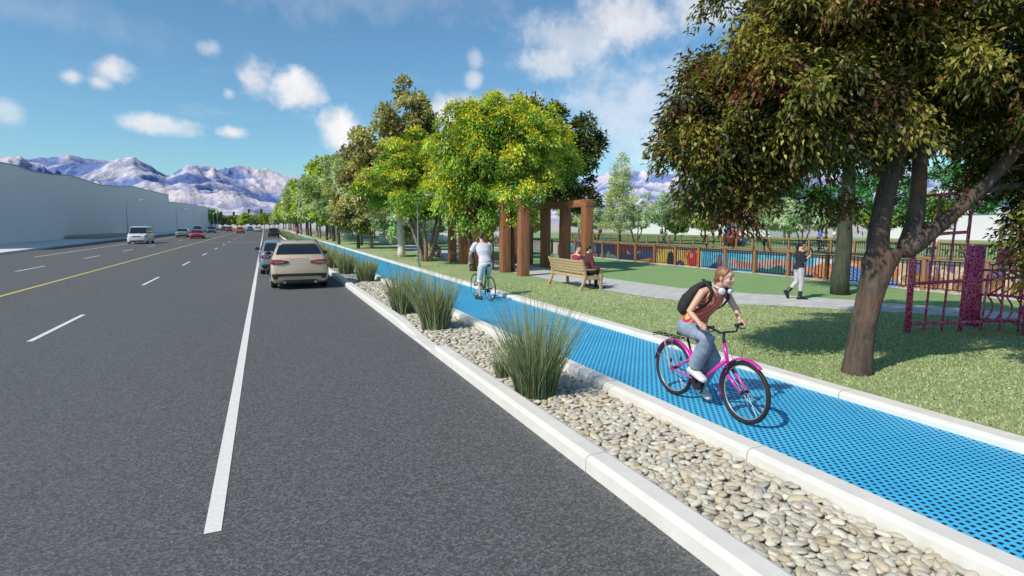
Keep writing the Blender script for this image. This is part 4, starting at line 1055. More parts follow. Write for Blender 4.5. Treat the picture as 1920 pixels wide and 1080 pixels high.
        bb.loft([[(x_, R0 + yo, bz - .02), (x_, R0 + yo, bz + .09), (x_, R0 + .25, bz + .09), (x_, R0 + .25, bz - .02)] for x_, yo in ((-hw * .93, .06), (-hw * .80, -.01), (hw * .80, -.01), (hw * .93, .06))])
        bb.loft([[(-hw * .66, R0 + .01, .20), (-hw * .55, R0 - .018, .33), (hw * .55, R0 - .018, .33), (hw * .66, R0 + .01, .20)], [(-hw * .66, R0 + .3, .20), (-hw * .6, R0 + .3, .33), (hw * .6, R0 + .3, .33), (hw * .66, R0 + .3, .20)]])
        for s_ in (-1, 1): bb.box((s_ * hw * .80, R0 + .03, bz + .0), (hw * .20, .06, .17))
        bb.build('rear_bumper_trim', PLASTB, r, bevel=.01)
        MB().loft([[(-hw * .72, R0 + .004, bz - .06), (-hw * .60, R0 - .030, bz - .005), (hw * .60, R0 - .030, bz - .005), (hw * .72, R0 + .004, bz - .06)], [(-hw * .70, R0 + .1, bz - .10), (-hw * .58, R0 + .1, bz - .045), (hw * .58, R0 + .1, bz - .045), (hw * .70, R0 + .1, bz - .10)]]).build('rear_skirt', paint, r, bevel=.01)
        for s_ in (-1, 1):
            q = MB(); q.tube([(s_ * hw * .52, R0 - .03, .25), (s_ * hw * .52, R0 + .2, .25)], [(.035, .055), (.035, .055)], 14); q.build('exhaust', CHROME, r)
        if P.get('rails'):
            for s_ in (-1, 1): MB().tube([(s_ * (tw - .03), t0 + .05, H + .0), (s_ * (tw - .03), t0 + .15, H + .035), (s_ * (tw - .03), t1 - .3, H + .03), (s_ * (tw - .03), t1 - .2, H - .01)], .014, 6).build('roof_rail', BLACKM, r)
            MB().loft([[(-.02, t0 + .18, H), (.02, t0 + .18, H), (0, t0 + .18, H + .005)], [(-.012, t0 + .11, H), (.012, t0 + .11, H), (0, t0 + .10, H + .07)]]).build('roof_fin', PLASTB, r)
            MB().box((0, t0 - .03, H - .075), (tw * 1.7, .16, .04)).build('roof_spoiler', paint, r, bevel=.015)
            MB().tube([(-.32, R0 - .0 + .0, deck - .005), (0, R0 - .012, deck + .0), (.32, R0, deck - .005)], .006, 4).build('boot_seam', PLASTB, r)
    if front:
        hz = P.get('hz', hood - .17)
        for s_ in (-1, 1):
            q = MB(); q.loft([[(s_ * hw * .50, F0 - .02, hz - .03), (s_ * hw * .50, F0 - .02, hz + .03), (s_ * hw * .50, F0 - .12, hz + .03), (s_ * hw * .50, F0 - .12, hz - .03)],
                              [(s_ * hw * .84, F0 - .045, hz - .055), (s_ * hw * .86, F0 - .06, hz + .06), (s_ * hw * .80, F0 - .2, hz + .06), (s_ * hw * .80, F0 - .2, hz - .05)],
                              [(s_ * hw * .955, F0 - .22, hz - .03), (s_ * hw * .955, F0 - .24, hz + .07), (s_ * hw * .90, F0 - .3, hz + .07), (s_ * hw * .90, F0 - .3, hz - .02)]])
            q.build('headlight', P.get('hm', LAMPW), r, bevel=.01)
        gr = MB(); gw = hw * P.get('gw', .42)
        gr.loft([[(-gw, F0 - .01, hz - .08), (-gw * .95, F0 - .02, hz + .03), (gw * .95, F0 - .02, hz + .03), (gw, F0 - .01, hz - .08)], [(-gw, F0 + .012, hz - .075), (-gw * .9, F0 + .008, hz + .02), (gw * .9, F0 + .008, hz + .02), (gw, F0 + .012, hz - .075)]])
        gp = gr.build('grille', PLASTB, r, bevel=.008)
        lb = MB(); lb.loft([[(-hw * .86, F0 - .13, .44), (-hw * .8, F0 - .15, .26), (hw * .8, F0 - .15, .26), (hw * .86, F0 - .13, .44)], [(-hw * .68, F0 + .012, .40), (-hw * .62, F0 - .005, .27), (hw * .62, F0 - .005, .27), (hw * .68, F0 + .012, .40)]])
        lb.build('front_bumper_trim', PLASTB, r, bevel=.012)
        for s_ in (-1, 1): MB().tube([(s_ * .1, b1 + .02, belt + .0), (s_ * .55, b1 - .10, belt + .05)], .008, 5).build('wiper', PLASTB, r)
    return r


SUVP = dict(L=4.5, W=1.86, H=1.58, belt=1.02, hood=.98, deck=1.02, cb0=-2.10, cb1=1.05, ct0=-1.42, ct1=.15, rails=1, tz=.92, th=.15, tl=.50, bz=.45, rlo=.30, wr=.35, tw=.69)
SEDP = dict(L=4.7, W=1.84, H=1.45, belt=.95, hood=.90, deck=.98, cb0=-1.75, cb1=1.15, ct0=-1.0, ct1=.15, tz=.80, th=.12, tl=.40, bz=.38, wr=.33)
VANP = dict(L=5.1, W=1.98, H=1.93, belt=1.10, hood=1.06, deck=1.12, cb0=-2.45, cb1=1.75, ct0=-2.25, ct1=.75, face='front', van=1, hz=.86, wr=.36, tw=.84, fo=.95, gw=.44, hm=mat('smoked_lamp_glass', (.10, .10, .11), .12, .2, coat=.6))
SPOP = dict(L=4.7, W=1.92, H=1.36, belt=.88, hood=.80, deck=.92, cb0=-1.7, cb1=.95, ct0=-.95, ct1=.05, face='front', wr=.34, hz=.64, gw=.5)
COMP = dict(L=4.4, W=1.82, H=1.56, belt=.98, hood=.95, deck=.98, cb0=-2.0, cb1=1.05, ct0=-1.6, ct1=.25, face='both', wr=.34)
car('parked_car', 'beige five door car seen from behind, parked in the kerb lane', (1.05, 22.35, 0), R_(-1), paintm('beige_paint', (.60, .47, .34)), SUVP)
car('parked_car', 'blue grey car half hidden ahead of the beige one', (.62, 28.6, 0), R_(1), paintm('blue_grey_paint', (.20, .255, .31)), dict(SEDP, rails=0))
BODIES = [('white minivan coming towards the camera on the far side of the road', 'minivan', (-13.1, 77.2), PI, paintm('white_paint', (.72, .72, .72), 0), VANP),
          ('red low sports car coming towards the camera next to the yellow line', 'car', (-9.6, 100.5), PI + .03, paintm('red_paint', (.50, .015, .03)), SPOP),
          ('grey hatchback behind the red sports car in the outer lane', 'car', (-12.9, 112), PI, paintm('grey_paint', (.26, .29, .32)), dict(COMP, face='front', H=1.5)),
          ('grey green off-roader further up the outer lane', 'car', (-15.2, 160), PI, paintm('green_grey_paint', (.22, .26, .25)), dict(COMP, face='front', H=1.85, W=1.95)),
          ('dark blue car beside the distant off-roader', 'car', (-12.6, 166), PI, paintm('dark_blue_paint', (.12, .14, .26)), dict(COMP, face='front', H=1.75, W=1.95)),
          ('black car driving away ahead in the kerb lane', 'car', (1.35, 106), 0, paintm('black_paint', (.025, .03, .04)), dict(COMP, face='rear')),
          ('orange car driving away near the yellow line far ahead', 'car', (-5.6, 158), 0, paintm('orange_paint', (.62, .12, .03)), dict(COMP, face='rear')),
          ('blue car far ahead right of the orange car', 'car', (-4.4, 205), 0, paintm('blue_paint', (.06, .22, .50)), dict(COMP, face='rear')),
          ('white car far ahead at the end of the white line', 'car', (-1.9, 185), 0, paintm('pearl_paint', (.66, .67, .68)), dict(COMP, face='rear')),
          ('red car far away crossing left of the orange car', 'car', (-10.2, 200), PI, paintm('dark_red_paint', (.42, .03, .03)), dict(COMP, face='front')),
          ('beige flat car far away by the left kerb trees', 'car', (-13.8, 180), PI, paintm('pale_beige_paint', (.50, .48, .40)), SPOP),
          ('small dark grey car farthest down the opposite lanes', 'car', (-13.2, 225), PI, paintm('dark_grey_paint', (.10, .10, .13)), dict(COMP, face='front'))]
for lab, cat_, (x, y), rz, pm, pr_ in BODIES:
    car('passenger_car' if cat_ == 'car' else 'minivan', lab, (x, y, 0), rz, pm, pr_)

# ================================================================== STREET LAMPS, SIGNALS


def street_lamp(label, loc, h, arm, rz, group=None, r0=.09):
    t_ = thing('street_lamp', label, 'street lamp', loc, rz, group)
    n_ = 8; pts = [(0, 0, 0), (0, 0, h * .86)] + [(arm * .5 * (1 - math.cos(a)), 0, h * .86 + h * .12 * math.sin(a)) for a in np.linspace(.25, PI / 2, n_)] + [(arm, 0, h * .985)]
    MB().tube(pts, [r0, r0 * .6] + [r0 * .5] * n_ + [r0 * .45], 8).build('pole', STEEL, t_, smooth=True)
    MB().cyl((0, 0, 0), (0, 0, .18), r0 * 2, 12).build('base', STEEL, t_)
    MB().ell((arm + .25, 0, h * .98), (.42, .16, .09)).build('lamp_head', mat('lamp_grey', (.62, .63, .64), .4), t_, smooth=True)
    return t_


street_lamp('curved street lamp beside the white minivan', (-23.2, 125, .15), 6.6, 2.3, 0, r0=.07)
street_lamp('curved street lamp beyond the grey hatchback', (-23.2, 190, .15), 6.6, 2.4, 0, r0=.09)
street_lamp('smallest and farthest street lamp before the grey building', (-23.2, 262, .15), 6.6, 2.6, 0, r0=.10)
street_lamp('slim pale lamp post beside the blue path, head lost in the tree crown', (6.72, 26.9, LZ), 3.5, .5, 0, r0=.05)
street_lamp('slim lamp post further along the avenue lawn', (7.3, 66, LZ), 6.0, .9, PI, r0=.06)
street_lamp('tall grey lamp post at the far left kerb corner', (-19.0, 284, .1), 10, 2.5, 0, r0=.22)
for i, (x0, sgn, lab, xs) in enumerate([(-21.5, 1, 'traffic signal mast reaching over the opposite lanes', (3.4, 8.6)), (3.4, -1, 'traffic signal mast reaching over the lanes on the right', (4.5, 9.5))]):
    t_ = thing('traffic_signal', lab, 'traffic signal', (x0, 296 - i * 14, 0), 0)
    MB().tube([(0, 0, 0), (0, 0, 6.8), (sgn * .6, 0, 7.5 + i), (sgn * 10.5, 0, 7.7 + i)], [.16, .13, .11, .07], 8).build('mast', STEEL, t_)
    for x in xs:
        q = MB().box((sgn * x, -.1, 7.1 + i), (.85, .4, 1.9)).build('signal_head', BLACKM, t_, bevel=.03)
        MB().cyl((sgn * x, -.31, 6.6 + i), (sgn * x, -.34, 6.6 + i), .16, 12).build('lens', mat('green_lens', (.05, .3, .15), .3), q)

# ================================================================== TIMBER PORTALS
pg = thing('timber_portal_row', 'two rows of massive red brown timber posts joined by heavy beams along the footpath', 'pergola', (9.3, 20.4, LZ))
ysp = [0, 1.87, 3.8, 5.7, 7.45, 9.3]
pL = MB().box((0, 0, 1.36), (.38, .38, 2.76)).build('post', REDWOOD, pg, bevel=.012)
first = True
for X_ in (0, 2.88):
    for y in ysp[:(6 if X_ == 0 else 5)]:
        if first: first = False; continue
        p = pL.copy(); COL.objects.link(p); p.parent = pg; p.location = (X_, y, 0)
for X_, n_ in ((0, 9.3), (2.88, 7.45)):
    MB().box((X_, n_ / 2, 2.74 + .15), (.40, n_ + .40, .30)).build('beam', REDWOODB, pg, bevel=.012)

# ================================================================== BENCHES


def bench(label, loc, rz, Lb=2.25):
    """local: seat faces +Y... x along the length"""
    t_ = thing('park_bench', label, 'bench', loc, rz)
    for x in (-Lb / 2 + .05, Lb / 2 - .05):
        for nm, pts in (('leg', [(x, .52, 0), (x, .50, .62)]), ('leg', [(x, -.22, 0), (x, -.10, .22), (x, -.05, .43), (x, -.10, .70), (x, -.20, .95)])):
            q = MB(); secs = []
            for i, p in enumerate(pts):
                wy = .045 if nm == 'leg' else .04; secs.append([(p[0] - .035, p[1] - wy, p[2]), (p[0] + .035, p[1] - wy, p[2]), (p[0] + .035, p[1] + wy, p[2]), (p[0] - .035, p[1] + wy, p[2])])
            q.loft(secs).build(nm, BENCHW, t_, bevel=.008)
        MB().box((x, .21, .63), (.085, .74, .035)).build('armrest', BENCHW, t_, bevel=.008)
        MB().box((x, .22, .36), (.035, .60, .09)).build('side_rail', BENCHW, t_, bevel=.005)
    s_ = MB()
    for k in range(5): s_.box((0, .02 + k * .112, .435 - .012 * math.sin(PI * k / 4)), (Lb - .1, .10, .025))
    s_.box((0, .52, .385), (Lb - .14, .03, .07)); s_.box((0, -.03, .385), (Lb - .14, .03, .07))
    s_.build('seat', BENCHW, t_, bevel=.004)
    b_ = MB(); a = R_(16)
    for k in range(5):
        z = .52 + k * .088; y = -.065 - (z - .48) * .27; b_.box((0, y + .02, z), (Lb - .1, .024, .078), rotm((1, 0, 0), a))
    b_.build('backrest', BENCHW, t_, bevel=.004)
    return t_


bench('slatted timber bench seen from behind with two people sitting on it', (9.06, 16.22, LZ), -PI / 2)
bench('smaller looking timber bench far up the path with one hooded man on it', (9.35, 34.6, LZ), -PI / 2, 1.5)

# ================================================================== CLIMBING FRAME (crimson pipes with white crackle)
m, t, b = newmat('crimson_crackle'); co = t.coord()
vor = t.n('ShaderNodeTexVoronoi'); vor.feature = 'DISTANCE_TO_EDGE'; t.link(t.mapping(co, (1, 1, .8)), vor.inputs['Vector']); vor.inputs['Scale'].default_value = 15
c = t.mix(t.mapr(vor.outputs['Distance'], .012, .035, 1, 0), (.60, .020, .13), (.85, .66, .70))
t.link(c, b.inputs['Base Color']); b.inputs['Roughness'].default_value = .4
CRIM = m
cf = thing('climbing_frame', 'crimson climbing frame with white crackle pattern at the right edge', 'play equipment', (11.0, 6.73, LZ), R_(-23.4))
MB().tube([(0, 0, 0), (.0, 0, 1.25), (.03, 0, 2.55)], [.055, .05, .045], 10).build('post', CRIM, cf, smooth=True)
H_ = [(.13, 0, 2.45), (.92, .92, .98)]
MB().tube([(.0, 0, .17), (1.2, .0, .20), (2.05, .15, .22), (2.6, .5, .22)], .030, 8).build('rail', CRIM, cf, smooth=True)
MB().tube([(.0, 0, .92), (.8, .0, .97), (1.6, .05, 1.0), (2.6, .3, 1.05)], .030, 8).build('rail', CRIM, cf, smooth=True)
MB().tube([(.0, 0, 1.80), (.6, 0, 1.86), (.95, 0, 1.88)], .030, 8).build('rail', CRIM, cf, smooth=True)
MB().tube([(.03, 0, 2.53), (.6, 0, 2.58), (.98, 0, 2.62)], .026, 8).build('rail', CRIM, cf, smooth=True)
for x, zt, ln in [(.33, 2.55, .10), (.66, 2.58, .12), (.98, 2.62, .06), (1.02, 1.35, .05), (1.40, 1.1, .04), (1.75, 1.15, .0), (2.1, 1.15, 0)]:
    MB().tube([(x, .02, 0.02), (x + ln * .4, .02, zt * .5), (x + ln, .02, zt)], .020, 7).build('rung', CRIM, cf, smooth=True)
MB().tube([(1.78, .75, 0), (1.78, .75, 1.6)], [.15, .15], 18).build('drum_post', CRIM, cf, smooth=True)
MB().tube([(2.02, -.35, 0), (2.02, -.35, 1.5)], [.15, .15], 18).build('drum_post', CRIM, cf, smooth=True)
for k in range(5):
    f = (k + .5) / 5; x0, y0 = 1.85 + .22 * f, .6 - .85 * f
    pts = [(x0 + .22 * abs(math.sin(PI * 2 * q)) * (1 if q < .5 else 1), y0 + .1 * math.sin(PI * 2 * q), .15 + q * 1.0) for q in np.linspace(0, 1, 13)]
    MB().tube(pts, .018, 6).build('curved_rung', CRIM, cf, smooth=True)
for z in (.16, .64, 1.13): MB().tube([(1.85, .65, z), (2.10, .2, z + .02), (2.02, -.3, z)], .022, 6).build('ring_rail', CRIM, cf, smooth=True)
for p in [(1.95, .25, 1.42), (2.15, .0, 1.38)]:
    MB().ell(p, (.16, .09, .22), rotm((0, 1, 0), .7)).build('seat_pod', CRIM, cf, smooth=True)
cl_ = MB(); pts = [(1.30, .3, 3.10), (1.12, .3, 2.95), (1.12, .3, 2.55), (1.45, .3, 2.38)]
cl_.tube(pts, [.07, .06, .04, .035], 8); cl_.ell((1.48, .3, 2.72), (.07, .05, .18)); cl_.build('climbing_spur', CRIM, cf, smooth=True)
MB().ell((.62, .05, 1.98), .045).build('red_ball', mat('bright_red_plastic', (.6, .03, .02), .35), cf, smooth=True)

# ball sculpture beyond the far railing
bs = thing('ball_sculpture', 'play sculpture of dark red and blue balls under a turquoise tube beyond the railing', 'sculpture', (40.6, 41.5, .1), R_(-23)); bs.scale = (.76,) * 3
MB().ell((0, 0, .95), (1.0, .95, 1.0), nu=24, nv=16).build('red_ball', mat('dark_red_plastic', (.20, .035, .03), .35, coat=.4), bs, smooth=True)
MB().ell((1.35, .1, .55), (.60, .6, .66), nu=20, nv=14).build('blue_ball', mat('blue_plastic', (.02, .10, .38), .35, coat=.4), bs, smooth=True)
MB().ell((-.55, 0, 2.0), (.42, .4, .38), nu=18, nv=12).build('blue_ball', MATS['blue_plastic'], bs, smooth=True)
MB().tube([(-.7, 0, 2.25), (-.2, 0, 2.5), (.5, 0, 2.55), (1.0, 0, 2.35)], [.22, .24, .24, .2], 14).build('turquoise_tube', mat('turquoise_plastic', (.05, .42, .58), .35, coat=.4), bs, smooth=True)
MB().tube([(.55, 0, 1.5), (.62, 0, 2.3)], [.33, .3], 14).build('brown_tube', mat('brown_red_plastic', (.30, .09, .05), .4), bs, smooth=True)
# standing stones by the avenue
for i, (x, y, h) in enumerate([(10.21, 83.4, 1.0), (11.1, 86.4, 1.05)]):
    o = MB().loft([[(-.45, -.2, 0), (.45, -.2, 0), (.45, .2, 0), (-.45, .2, 0)], [(-.36, -.16, h), (.42, -.16, h * 1.08), (.42, .16, h * 1.08), (-.36, .16, h)]]).build('stone_block', mat('cream_stone', (.70, .68, .56), .8), bevel=.04)
    o.location = (x, y, LZ); o.scale = (1, 1, 1.6); tag(o, ['nearer cream standing stone on the avenue lawn', 'farther cream standing stone on the avenue lawn'][i], 'stone')

# ================================================================== PEOPLE


def hand(mb, w_, d, n_, side, curl=.5, s=1.0):
    """w_ wrist, d pointing direction, n_ back-of-hand normal, side +1 right / -1 left"""
    w_ = np.array(w_, float); d = nrm(d); n_ = nrm(np.array(n_, float) - d * (np.array(n_) @ d)); a = np.cross(d, n_) * side   # a points to the little-finger side
    k = w_ + d * .085 * s
    mb.tube([w_ - d * .02, w_ + d * .01, w_ + d * .045 * s, k], [(.018 * s, .026 * s), (.018 * s, .028 * s), (.017 * s, .040 * s), (.013 * s, .041 * s)], 10, ref=n_)
    for i, (o_, L) in enumerate(((-.029, .068), (-.010, .076), (.010, .070), (.028, .054))):
        p = k + a * o_ * s - d * (.004 * abs(i - 1)); ang = 0; pts = [p - d * .02]; rads = [.0085 * s]
        for j, fr in enumerate((.45, .32, .23)):
            ang += curl * (.55 + .45 * j) + .04 * i; dd = d * math.cos(ang) - n_ * math.sin(ang); pts.append(p); rads.append((.0088 - .0009 * j) * s); p = p + dd * L * fr * s
        pts.append(p); rads.append(.0055 * s); mb.tube(pts, rads, 7)
    b_ = w_ + d * .025 * s - a * .03 * s; td = nrm(d * .75 - a * .75 - n_ * .35)
    m1 = b_ + td * .035 * s; mb.tube([b_ - td * .02, b_, m1, m1 + nrm(td * .6 + d * .5 - n_ * curl * .8) * .035 * s], [.014 * s, .013 * s, .0105 * s, .007 * s], 7)


def foot(mb, an, d, s=1.0, h=.085, extra=0.0, up=(0, 0, 1)):
    an = np.array(an, float); d = nrm(d); up = nrm(np.array(up, float) - d * (np.array(up, float) @ d)); e = extra
    def sec(y, z, rw, rh): 
        c = an + d * y * s + up * (z - h) * s; x_ = np.cross(d, up); return [c + x_ * (rw + e) * s * math.cos(q) * (1 if True else 1) + up * (rh + e) * s * math.sin(q) for q in np.linspace(0, 2 * PI, 13)[:-1]]
    mb.loft([sec(-.075, .030, .012, .015), sec(-.065, .034, .028, .030), sec(-.03, .045, .035, .043), sec(.03, .045, .038, .044), (sec(.09, .034, .042, .032)), sec(.14, .026, .044, .024), sec(.175, .022, .036, .018), sec(.195, .018, .015, .010)])


def person(name, label, loc, rz, J, look, skin=None, hair='short', haircol=(.03, .02, .015), top=None, sleeve=.5, bottom=None, leglen=1.0, shoe=None, vox=.009, female=False, curls=(.35, .35), group=None, shirt_lo=.0, hd=None, coat=False, fit=.012, parent_extra=None, neck_h=0.0, boots=False, scale=1.0):
    t_ = thing(name, label, 'person', loc, rz, group)
    J = {k: np.array(v, float) for k, v in J.items()}; skin = skin or SKIN
    sx = nrm(J['shR'] - J['shL']); hx = nrm(J['hipR'] - J['hipL']); sw = np.linalg.norm(J['shR'] - J['shL']) / 2; hw = np.linalg.norm(J['hipR'] - J['hipL']) / 2
    pel = (J['hipR'] + J['hipL']) / 2; nb_ = (J['shR'] + J['shL']) / 2; neck = J['neck']; ch = J.get('chest', pel * .35 + nb_ * .65)
    def torso(e, lo=0.0, hi=1.0, neckr=True):
        ax = nrm(nb_ - pel); fw_h = nrm(np.cross(nrm(nb_ - pel), hx)) ; fw_s = nrm(np.cross(ax, sx))
        wst = pel + (nb_ - pel) * .42 + fw_h * -.0 + (ch - (pel * .35 + nb_ * .65)) * .6
        wr_ = (.118 if female else .138)
        S = [(pel - ax * .085, hx, fw_h, hw + .055, .085), (pel - ax * .03, hx, fw_h, hw + .085, .118), (pel + ax * .06, hx, fw_h, hw + .078, .115), (wst, nrm(hx + sx), nrm(fw_h + fw_s), wr_, .095),
             (ch, sx, fw_s, sw * .82, .118 if female else .120), (nb_ - ax * .08, sx, fw_s, sw * .88, .112), (nb_ - ax * .01, sx, fw_s, sw * .80, .082), (nb_ + ax * .030, sx, fw_s, sw * .62, .066), (neck * .6 + nb_ * .4 + ax * .02, sx, fw_s, .062, .058)]
        secs = []
        n0 = int(round(lo * 10)); SS = S[n0:] if neckr else S[n0:-1]
        for c, x_, f_, rx, ry in SS:
            u = nrm(x_); v = nrm(f_ - u * (f_ @ u)); secs.append([c + u * (rx + e) * math.cos(q) + v * (ry + e) * (math.sin(q)) * (1.0 if math.sin(q) > 0 else .92) for q in np.linspace(0, 2 * PI, 25)[:-1]])
        return secs
    B = MB(); B.loft(torso(0))
    fd = nrm(look); hc = J['head']; upv = nrm(hc - neck + V(0, 0, .08)); Rh = frame(fd, upv)
    up2 = Rh[:, 2]; hp = lambda x, y, z: hc + Rh @ V(x, y, z)
    B.tube([nb_ - (neck - nb_) * .2, neck, hc - up2 * .055 - fd * .012], [.064, .052 if female else .058, .05], 12)
    B.ell(hp(0, -.012, .03), (.072, .092, .082), Rh); B.ell(hp(0, .022, -.045), (.053, .062, .066), Rh); B.ell(hp(0, .058, -.088), (.024, .022, .02), Rh)
    B.ell(hp(0, .068, .035), (.048, .018, .022), Rh)
    for s_ in (-1, 1):
        B.ell(hp(s_ * .034, .055, -.028), (.024, .026, .026), Rh); B.ell(hp(s_ * .074, -.008, -.004), (.009, .018, .030), Rh); B.ell(hp(s_ * .028, .074, .028), (.020, .010, .007), Rh)
    B.tube([hp(0, .078, .022), hp(0, .092, .0), hp(0, .106, -.020), hp(0, .084, -.028)], [.008, .009, .0125, .008], 8); B.ell(hp(.009, .088, -.022), .008); B.ell(hp(-.009, .088, -.022), .008)
    B.ell(hp(0, .080, -.050), (.023, .010, .006), Rh); B.ell(hp(0, .079, -.059), (.020, .010, .007), Rh)
    for q, sd in (('R', 1), ('L', -1)):
        sh, el, wr_ = J['sh' + q], J['el' + q], J['wr' + q]; d1 = nrm(el - sh); d2 = nrm(wr_ - el); g_ = .9 if female else 1.08
        B.tube([sh - d1 * .03 + nrm(nb_ - sh) * .05, sh, sh + (el - sh) * .3, el, el + (wr_ - el) * .25, wr_], [.045 * g_, .050 * g_, .046 * g_, .038 * g_, .040 * g_, .026 * g_], 12)
        hd_ = (hd or {}).get(q); d3 = hd_[0] if hd_ else d2; n3 = hd_[1] if hd_ else np.cross(d2, V(0, 1, 0)) * -sd
        hand(B, wr_, d3, n3, sd, curls[0 if q == 'R' else 1], .95 if female else 1.05)
        hp_, kn, an = J['hip' + q], J['kn' + q], J['an' + q]
        B.tube([hp_ + V(0, 0, .02), hp_ + (kn - hp_) * .2, hp_ + (kn - hp_) * .6, kn, kn + (an - kn) * .28, kn + (an - kn) * .6, an], [.088, .086, .068, .053, .056, .045, .034], 14)
        toe = J.get('toe' + q); foot(B, an, nrm(toe - an + V(0, 0, .07)) if toe is not None else (0, 1, 0))
    body = B.build('body', skin, t_, remesh=vox, smi=2)
    # eyes
    for s_ in (-1, 1):
        e_ = MB().ell(hp(s_ * .029, .0695, .010), (.0135, .010, .0085), Rh, 10, 7).build('eye', EYEW, t_, smooth=True)
        MB().ell(hp(s_ * .029, .0785, .010), (.0052, .003, .0055), Rh, 8, 5).build('iris', IRIS, e_, smooth=True)
        MB().tube([hp(s_ * .014, .080, .030), hp(s_ * .030, .083, .034), hp(s_ * .046, .070, .029)], [.0025, .0035, .002], 6).build('eyebrow', mat('brow_%02d' % int(haircol[0] * 99), tuple(c * .6 for c in haircol), .8), t_, smooth=True)
        MB().tube([hp(s_ * .016, .0775, .016), hp(s_ * .029, .0825, .0205), hp(s_ * .044, .0725, .014)], [.0010, .0018, .0010], 5).build('eyelid', mat('dark_lash', (.05, .03, .025), .6), t_)
    lp = MB(); lp.ell(hp(0, .0872, -.0495), (.022, .006, .005), Rh, 12, 6); lp.ell(hp(0, .0862, -.0585), (.018, .006, .006), Rh, 12, 6); lp.build('lips', LIPS if female else mat('lip_brown', (.36, .17, .13), .5), t_, smooth=True)
    # hair
    hm = hairmat(haircol); Hh = MB(); Hh.ell(hp(0, -.022, .036), (.0775, .092, .0835), Rh, 18, 12)
    if hair in ('ponytail', 'bun', 'long'):
        for s_ in (-1, 1): Hh.tube([hp(s_ * .012, .052, .100), hp(s_ * .050, .046, .072), hp(s_ * .068, .018, .040), hp(s_ * .066, -.05, -.01)], [.010, .011, .011, .014], 8)
        Hh.ell(hp(0, -.055, -.012), (.064, .05, .055), Rh)
    else:
        for s_ in (-1, 1): Hh.tube([hp(s_ * .02, .052, .095), hp(s_ * .055, .034, .066), hp(s_ * .068, -.015, .02)], [.011, .012, .012], 8)
        Hh.ell(hp(0, -.065, -.012), (.062, .04, .045), Rh)
    if hair == 'ponytail':
        Hh.tube([hp(0, -.10, .03), hp(0, -.135, .02), hp(.0, -.145, -.06), hp(.01, -.12, -.14), hp(.012, -.10, -.22), hp(.012, -.095, -.30)], [.022, .032, .038, .034, .026, .008], 10)
    if hair == 'bun': Hh.tube([hp(0, -.09, -.01), hp(-.01, -.112, -.045), hp(-.015, -.105, -.09), hp(-.02, -.09, -.12)], [.026, .030, .022, .008], 10)
    if hair == 'long': Hh.tube([hp(0, -.07, .0), hp(0, -.09, -.08), hp(0, -.09, -.17), hp(0, -.085, -.25)], [(.03, .07), (.035, .08), (.03, .075), (.012, .05)], 12)
    if hair != 'hood': Hh.build('hair', hm, t_, remesh=.006, smi=3)
    e = fit
    if top is not None:
        S = MB(); S.loft(torso(e, shirt_lo, neckr=coat))
        if sleeve > 0:
            for q in 'RL':
                sh, el, wr_ = J['sh' + q], J['el' + q], J['wr' + q]; d1 = nrm(el - sh); g_ = 1.0 if female else 1.12
                pts = [sh - d1 * .01 + nrm(nb_ - sh) * .05, sh + d1 * .015]; rd = [.040 * g_ + e, .045 * g_ + e]
                if sleeve <= .5: pts += [sh + (el - sh) * .4, sh + (el - sh) * (sleeve * 1.5)]; rd += [.045 * g_ + e, .046 * g_ + e]
                else: pts += [sh + (el - sh) * .5, el, el + (wr_ - el) * (sleeve - .5) * 1.9]; rd += [.047 * g_ + e, .042 * g_ + e, .032 * g_ + e]
                S.tube(pts, rd, 14)
        if coat: S.tube([nb_, neck, neck + (hc - neck) * .25], [.085, .078, .07], 12)
        if hair == 'hood': S.ell(hp(0, -.03, .03), (.10, .115, .115), Rh)
        S.build(top[0], top[1], t_, remesh=max(vox, .008), smi=3)
    if bottom is not None:
        Q = MB(); ts = torso(bottom[2] if len(bottom) > 2 else .014, 0)[:3 if not female else 3]; Q.loft(ts)
        w_ = bottom[3] if len(bottom) > 3 else 0.0
        for q in 'RL':
            hp_, kn, an = J['hip' + q], J['kn' + q], J['an' + q]; ee = bottom[2] if len(bottom) > 2 else .014
            pts = [hp_ + V(0, 0, .02), hp_ + (kn - hp_) * .2, hp_ + (kn - hp_) * .6, kn]; rd = [.090 + ee, .090 + ee, .072 + ee, .058 + ee + w_ * .5]
            if leglen > .5:
                f = (leglen - .5) * 2; pts += [kn + (an - kn) * f * .35, kn + (an - kn) * f * .7, kn + (an - kn) * f]; rd += [.060 + ee + w_ * .7, .050 + ee + w_, .042 + ee + w_ * 1.3]
            else: pts += [kn + (an - kn) * .18]; rd += [.064 + ee]
            Q.tube(pts, rd, 16)
        Q.build(bottom[0], bottom[1], t_, remesh=max(vox, .008), smi=3)
    if shoe is not None:
        for q in 'RL':
            an = J['an' + q]; toe = J.get('toe' + q); d_ = nrm(toe - an + V(0, 0, .07)) if toe is not None else V(0, 1, 0)
            F_ = MB(); foot(F_, an, d_, 1.06, extra=.010)
            kn = J['kn' + q]; ud = nrm(kn - an)
            if boots: F_.tube([an - ud * .02, an + ud * .06, an + ud * .14], [.052, .052, .058], 12)
            else: F_.tube([an - ud * .02, an + ud * .01], [.046, .044], 12)
            so = F_.build('boot' if boots else 'shoe', shoe, t_, remesh=.007, smi=2)
    return t_, hp, Rh


_hm = {}


def hairmat(c):
    k = tuple(c)
    if k not in _hm:
        m, t, b = newmat('hair_%d' % len(_hm)); n_ = t.noise(9, t.mapping(t.coord(), (14, 3, 3)), 4, .7)
        t.link(t.mix(t.mapr(n_, .3, .7), tuple(x * .6 for x in c), tuple(min(1, x * 1.5) for x in c)), b.inputs['Base Color']); b.inputs['Roughness'].default_value = .45; bumpto(t, b, n_, .4, .004); _hm[k] = m
    return _hm[k]


